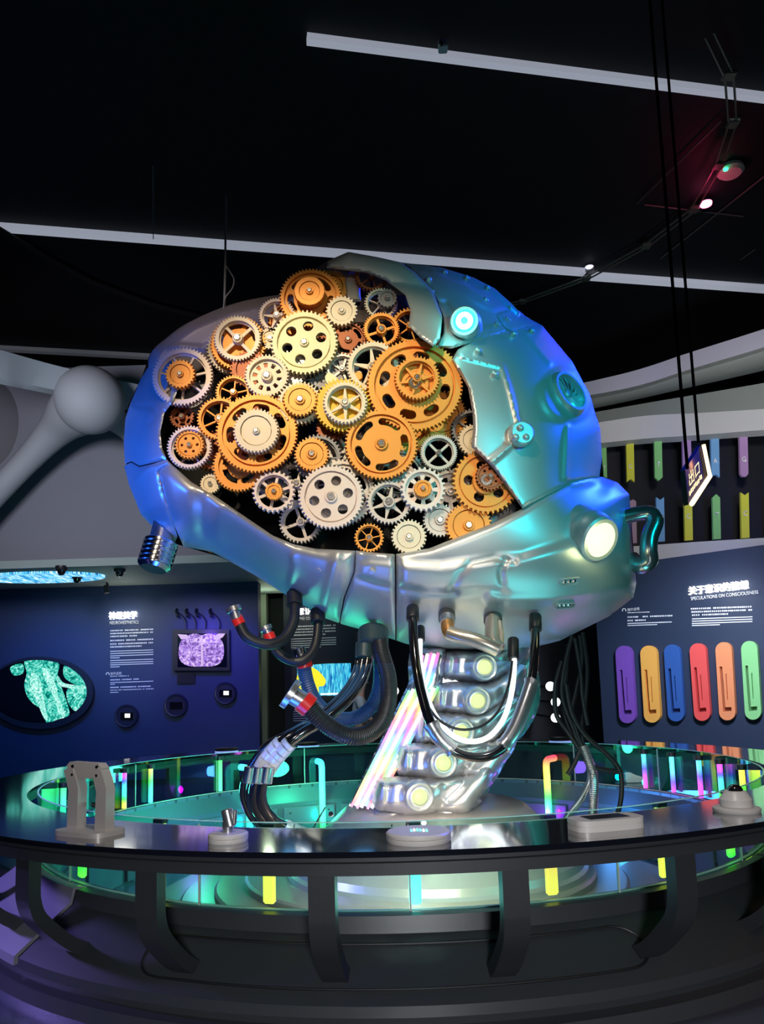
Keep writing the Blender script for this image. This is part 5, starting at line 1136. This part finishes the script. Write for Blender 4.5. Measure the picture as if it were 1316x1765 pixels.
# gallery ribbons
def GW(px, py): 
    t = (px - 1000) / 420; return V(px, py, 13.4 - 2.9 * t)
RBN = [(1032, 1043, 768, 832, 'T', 'green', 'p'), (1077, 1090, 760, 832, 'C', 'yellow', 'v'), (1125, 1138, 755, 830, 'T', 'green', 'p'), (1173.5, 1188, 752, 827, 'G', 'violet', 'r'), (1222, 1236, 749, 824, 'A', 'blue', 'v'), (1271, 1285, 745, 823, 'G', 'violet', 'r'),
       (1083, 1094, 862, 938, '', 'pink grey', 'R'), (1128.5, 1142, 858, 935, 'A', 'blue', 'V'), (1176.5, 1190, 855, 933, 'C', 'yellow', 'V'), (1225, 1238, 853, 931, 'T', 'green', 'P'), (1273.5, 1287, 850, 929, 'C', 'yellow', 'V')]
RC_ = {'green': (.20, .48, .16), 'yellow': (.55, .55, .05), 'violet': (.34, .20, .40), 'blue': (.14, .32, .55), 'pink grey': (.32, .22, .30)}
LTR = mat('ribbon_letter', (.92, .92, .92), 0, .6)
for x0_, x1_, y0_, y1_, ch, cn_, sh in RBN:
    xm = (x0_ + x1_) / 2; sk = 1.5
    low = y0_ > 840
    if sh in 'pP': e = 6
    elif sh in 'vV': e = -5
    else: e = 3
    if not low: pl = [(x0_, y0_), (x1_, y0_ - 1), (x1_ + sk, y1_ - max(e, 0)), ((x0_ + x1_) / 2 + sk, y1_ - 0 if e > 0 else y1_ + e), (x0_ + sk, y1_ - max(e, 0))]
    else: pl = [(x0_, y0_ + max(e, 0)), (xm, y0_ if e > 0 else y0_ - e), (x1_, y0_ + max(e, 0)), (x1_ + sk, y1_ - 1), (x0_ + sk, y1_)]
    if sh == 'r': pl = pl[:2] + [(x1_ + sk, y1_ - 5), (x1_ + sk - 4, y1_), (x0_ + sk + 4, y1_), (x0_ + sk, y1_ - 5)]
    lab = '%s %s ribbon %s, %s' % (('lower' if low else 'upper'), cn_, ('with letter ' + ch) if ch else 'without letter', {1032: 'cut by the brain edge', 1077: 'right beside the brain', 1125: 'third from the brain', 1173.5: 'behind the hanging sign cables', 1222: 'right of the hanging sign', 1271: 'at the far right',
        1083: 'behind the handle pipe', 1128.5: 'right of the handle pipe', 1176.5: 'below the hanging sign', 1225: 'second from the right end', 1273.5: 'at the far right end'}[x0_])
    o = flat('base_ribbon', pl, GW, .05, mat('ribbon_' + cn_.replace(' ', '_'), tuple(min(1, c_ * 1.2) for c_ in RC_[cn_]), 0, .6)); tag(o, lab, 'ribbon', 'coloured gallery ribbons')
    if ch:
        ly_ = (y0_ + (y1_ - y0_) * (.62 if not low else .46)); k = PX(12)
        q0 = GW(x0_ + 4.0, ly_ + 5) + Vector((0, -.07, 0)); place_text('letter', ch, q0, GW(x1_, ly_) - GW(x0_, ly_), UZ, 7.0 * k, 9 * k, LTR, o, .004, .01)

# hanging glowing sign
hs_ = root('hanging_sign', V(1203, 815, 6.8), 'dark hanging sign box with glowing orange edges and characters on two black rods', 'sign')
c1, c2, c3, c4 = V(1207, 768, 6.75), V(1218, 822, 6.75), V(1186, 870, 6.05), V(1180, 810, 6.05)   # near edge is lower left
SB = mat('sign_box', (.02, .012, .008), 0, .9)
bm = bmesh.new(); nn = (c2 - c1).cross(c3 - c2).normalized() * .05
if nn.y > 0: nn = -nn
A_ = [bm.verts.new(q) for q in (c1, c2, c3, c4)]; B_ = [bm.verts.new(q - nn * .8) for q in (c1, c2, c3, c4)]
bm.faces.new(A_); bm.faces.new(B_[::-1])
for i in range(4): bm.faces.new((A_[i], A_[(i + 1) % 4], B_[(i + 1) % 4], B_[i]))
obj('box', bm, SB, hs_, smooth=False)
SG = emis('sign_edge_light', (1, .74, .40), 2.4); SGT = emis('sign_text_light', (1, .75, .35), 2.2)
bm = bmesh.new(); tube(bm, [c1 + nn * .5, c2 + nn * .5], .017, 10); obj('edge_light', bm, SG, hs_)
bm = bmesh.new(); tube(bm, [c2 + nn * .5, c3 + nn * .5], .020, 10); obj('edge_light', bm, SG, hs_)
ud = (c4 - c3).normalized(); xd_ = (c2 - c3).normalized(); pt_ = lambda u_, v_: c3 + (c2 - c3) * u_ + (c4 - c3) * v_ + nn * .1 * (1 if nn.y < 0 else -1)
me = place_text('glowing_characters', '出口', Vector((0, 0, 0)), (1, 0, 0), (0, 0, 1), 1, 1, SGT, hs_, 0)
nsg = nn if nn.y < 0 else -nn
for v in me.data.vertices:
    v.co = c3 + (c2 - c3) * (.10 + .52 * v.co.x) + (c4 - c3) * (.42 + .4 * v.co.z) + nsg * .12
bm = bmesh.new()
rs = random.Random(3)
for i in range(9):
    u_, v_ = .05 + i * .075, .18 + rs.uniform(0, .05)
    a = [c3 + (c2 - c3) * uu + (c4 - c3) * vv + nsg * .12 for uu, vv in ((u_, v_), (u_ + .05, v_), (u_ + .05, v_ + .13), (u_, v_ + .13))]
    bm.faces.new([bm.verts.new(q) for q in a])
obj('small_characters', bm, SGT, hs_, smooth=False)
for a, b in (((1192, 608, 6.75), (1203, 762, 6.75)), ((1176, 660, 6.05), (1184, 808, 6.05))):
    p0, p1 = V(*a), V(*b); bm = bmesh.new(); top = Vector((p1.x, p1.y, ZC - .1)); tube(bm, [p1, top], .014, 8); obj('rod', bm, MATTE, hs_)
point('sign_light', V(1200, 800, 6.3), (1, .45, .15), 2.5, .05)

# ------------------------------------------------------------------ neuron relief on the upper left
NEU = mat('neuron_plaster', (.27, .28, .30), 0, .7, bump=.04, bscale=20)
nu = root('neuron_sculpture', V(155, 690, 10.4), 'large grey neuron cell body with thick arms on the upper left wall', 'sculpture')
R = 61 * PX(10.4); bm = bmesh.new(); bmesh.ops.create_uvsphere(bm, u_segments=48, v_segments=32, radius=R, matrix=Matrix.Translation(V(155, 690, 10.5))); obj('cell_body', bm, NEU, nu)
def arm(pts, rads, nm='arm'):
    cc = catmull([V(x, y, Y) for x, y, Y in pts], 8); rr = [v.x * PX(10.5) for v in catmull([Vector((q, 0, 0)) for q in rads], 8)]
    bm = bmesh.new(); tube(bm, cc, rr, 24); obj(nm, bm, NEU, nu)
arm([(158, 690, 10.6), (125, 712, 10.8), (92, 745, 11.0), (50, 790, 11.1), (0, 842, 11.1), (-50, 895, 11.1)], [58, 46, 31, 24, 23, 24])
arm([(155, 685, 10.8), (195, 720, 11.1), (225, 752, 11.4), (260, 800, 11.5)], [50, 26, 15, 14])
bm = bmesh.new(); bmesh.ops.create_uvsphere(bm, u_segments=40, v_segments=28, radius=1); q = V(-8, 742, 12.1)
for v in bm.verts: v.co = q + Vector((v.co.x * .66, v.co.y * .5, v.co.z * .95))
obj('rounded_lump', bm, mat('dark_plaster', (.12, .12, .13), 0, .8), nu)
# soffit fittings
for x, y, lab in [(106, 982, 'left small black spot lamp under the soffit'), (133, 996, 'middle small black spot lamp in front of the blue disc'), (206, 985, 'right small black spot lamp under the soffit')]:
    z = 3.5; q = PZ(x, y - 4, z); sp_ = root('spot_lamp', q, lab, 'spot lamp', 'small black dome spots under the soffit')
    bm = bmesh.new(); lathe_axis(bm, [(-.02, .09), (.02, .09), (.05, .075)], q, (0, 0, -1), 20); obj('base', bm, BLACKR, sp_)
    bm = bmesh.new(); lathe_axis(bm, [(.03, .065), (.09, .055), (.12, .03)], q, (0, 0, -1), 20); obj('dome', bm, BLACKG, sp_)
q = PZ(184, 1004, 3.5); sp_ = root('track_spot', q, 'slim black aimed spotlight at the right tip of the blue disc', 'spot lamp')
bm = bmesh.new(); tube(bm, [q, q + Vector((.02, 0, -.08))], .02, 8); obj('stem', bm, BLACKR, sp_)
bm = bmesh.new(); lathe_axis(bm, [(0, .035), (.14, .045)], q + Vector((-.02, 0, -.05)), (.2, -.1, -1), 16); obj('barrel', bm, BLACKR, sp_)
q0, q1 = PZ(-40, 997, 3.49), PZ(182, 993, 3.49); cc = (q0 + q1) / 2; rx = (q1 - q0).length / 2
ry = abs(PZ(75, 986, 3.49).y - PZ(75, 1004, 3.49).y) / 2
bm = bmesh.new(); prism(bm, [(cc.x + rx * math.cos(t), cc.y + ry * math.sin(t)) for t in [2 * PI * i / 48 for i in range(48)]], lambda x, y, w_: Vector((x, y, 3.5 - w_)), .03, 0)
tag(obj('ceiling_disc', bm, picmat('blue_disc_picture', (.0, .05, .3), (.05, .5, .8), (.8, .9, 1), 1.6, 1.4, 's'), smooth=False), 'glowing blue and white disc screen set in the left soffit', 'ceiling screen')

# ------------------------------------------------------------------ a visitor behind the hoses, shoes
def skinfig(name, nodes, edges, m, parent, sub=2):
    me = bpy.data.meshes.new(name); me.from_pydata([n[:3] for n in nodes], edges, [])
    o = bpy.data.objects.new(name, me); COL.objects.link(o); md = o.modifiers.new('skin', 'SKIN'); 
    for i, n in enumerate(nodes): me.skin_vertices[0].data[i].radius = (n[3], n[4] if len(n) > 4 else n[3])
    me.skin_vertices[0].data[0].use_root = True
    s = o.modifiers.new('sub', 'SUBSURF'); s.levels = sub; s.render_levels = sub; me.materials.append(m)
    dg = bpy.context.evaluated_depsgraph_get(); dg.update(); m2_ = bpy.data.meshes.new_from_object(o.evaluated_get(dg)); bpy.data.objects.remove(o)
    m2_.name = name; m2_.shade_smooth(); m2_.materials.clear()
    return mesh_obj(name, m2_, m, parent)
def person(px, Y, label, face=1, sc=1.0):
    b = P(px, 1300, Y); x, y = b[0], b[1]; f = face
    pr_ = root('person', (x, y, 0), label, 'person')
    L = lambda *a: [(x + p[0] * f * sc, y + p[1] * sc, p[2] * sc) + tuple(q * sc for q in p[3:]) for p in a]
    SK = mat('skin', (.50, .28, .20), 0, .5); SH = mat('grey_shirt', (.42, .45, .48), 0, .8); TR = mat('dark_trousers', (.012, .015, .03), 0, .8); SN = mat('white_sneaker', (.6, .62, .62), 0, .6); HR = mat('black_hair', (.012, .01, .01), 0, .5)
    body = L((0, 0, .92, .13), (0, 0, 1.15, .12), (0, 0, 1.36, .14), (.01, 0, 1.46, .06), (.03, 0, 1.55, .07), (.035, 0, 1.64, .088), (.03, 0, 1.70, .07), (0, -.17, 1.38, .05), (.05, -.21, 1.14, .042), (.22, -.18, 1.04, .03), (.28, -.17, 1.03, .03),
             (0, .17, 1.38, .05), (.05, .21, 1.14, .042), (.22, .18, 1.04, .03), (.28, .17, 1.03, .03), (0, -.09, .85, .085), (.02, -.10, .48, .06), (-.01, -.10, .10, .04), (0, .09, .85, .085), (.06, .10, .48, .06), (.05, .10, .10, .04))
    E_ = [(0, 1), (1, 2), (2, 3), (3, 4), (4, 5), (5, 6), (2, 7), (7, 8), (8, 9), (9, 10), (2, 11), (11, 12), (12, 13), (13, 14), (0, 15), (15, 16), (16, 17), (0, 18), (18, 19), (19, 20)]
    skinfig('body', body, E_, SK, pr_)
    skinfig('shirt', L((0, 0, .90, .155), (0, 0, 1.15, .145), (0, 0, 1.36, .165), (0, 0, 1.45, .075), (0, -.18, 1.38, .07), (.03, -.205, 1.22, .062), (0, .18, 1.38, .07), (.03, .205, 1.22, .062)), [(0, 1), (1, 2), (2, 3), (2, 4), (4, 5), (2, 6), (6, 7)], SH, pr_)
    skinfig('trousers', L((0, 0, .93, .15), (0, -.09, .82, .105), (.02, -.10, .48, .078), (-.01, -.10, .09, .06), (0, .09, .82, .105), (.06, .10, .48, .078), (.05, .10, .09, .06)), [(0, 1), (1, 2), (2, 3), (0, 4), (4, 5), (5, 6)], TR, pr_)
    skinfig('hair', L((.0, 0, 1.62, .085), (.01, 0, 1.71, .088), (.05, 0, 1.74, .06)), [(0, 1), (1, 2)], HR, pr_)
    bm = bmesh.new(); lathe_axis(bm, [(0, .018 * sc), (.03 * sc, .004)], Vector(L((.11, 0, 1.63, 0))[0][:3]), (f, 0, -.2), 8); obj('nose', bm, SK, pr_)
    for s_ in (-1, 1):
        bm = bmesh.new(); bmesh.ops.create_icosphere(bm, subdivisions=2, radius=.011 * sc, matrix=Matrix.Translation(Vector(L((.108, s_ * .035, 1.66, 0))[0][:3]))); obj('eye', bm, BLACKG, pr_)
        hx = L((.28, s_ * .175, 1.03, 0))[0][:3]
        skinfig('hand', [tuple(hx) + (.03 * sc,)] + [(hx[0] + f * .09 * sc, hx[1] + (k - 1.5) * .02 * sc, hx[2] - .01 * k * .5, .009 * sc) for k in range(4)] + [(hx[0] + f * .05 * sc, hx[1] - s_ * .045 * sc, hx[2] + .02, .010 * sc)], [(0, 1), (0, 2), (0, 3), (0, 4), (0, 5)], SK, pr_, 1)
        q = L(((.0 if s_ < 0 else .06), s_ * .10, 0, 0))[0][:3]; shoe(Vector(q), f, SN, pr_)
    return pr_
def shoe(q, f, m, parent, sc=1.0, label=None):
    pr = [(-.09, .0), (.16, .0), (.20, .02), (.19, .05), (.12, .075), (.05, .10), (-.01, .13), (-.06, .135), (-.09, .12), (-.10, .05)]
    bm = bmesh.new(); rows = []
    for w_, s_ in ((-.048, .8), (-.03, 1), (.03, 1), (.048, .8)):
        rows.append([bm.verts.new(q + Vector((f * a * (.97 if s_ < 1 else 1) * sc, w_ * sc, (.008 + b * s_) * sc))) for a, b in pr])
    for A, B in zip(rows, rows[1:]):
        for i in range(len(pr)): bm.faces.new((A[i], A[(i + 1) % len(pr)], B[(i + 1) % len(pr)], B[i]))
    bm.faces.new(rows[0]); bm.faces.new(rows[-1][::-1])
    return obj('shoe' if parent else 'sneaker', bm, m, parent)
spot('visitor_fill', V(600, 1000, 10.2), V(625, 1220, 11.6), (.8, .9, 1), 60, 40, .9, .2)  # added fill so the visitor shows, no lamp there
point('recess_fill', V(458, 1040, 14.6), (.8, 1, .7), 6, .1)  # added fill that brightens the pale post, no lamp in the recess
person(622, 11.6, 'visitor in grey shirt, dark trousers and white sneakers standing behind the hoses')
SN2 = mat('beige_sneaker', (.65, .48, .40), 0, .6)
s1 = root('sneaker', PZ(1088, 1349, 0) , 'pale sneaker on the floor behind the right glass panes', 'shoe'); shoe(PZ(1088, 1349, 0), 1, SN2, s1, 1.1)
s2 = root('sneaker', PZ(0, 1430, 0), 'pink grey sneaker cut by the left edge of the picture', 'shoe'); shoe(PZ(-8, 1432, 0), 1, SN2, s2)
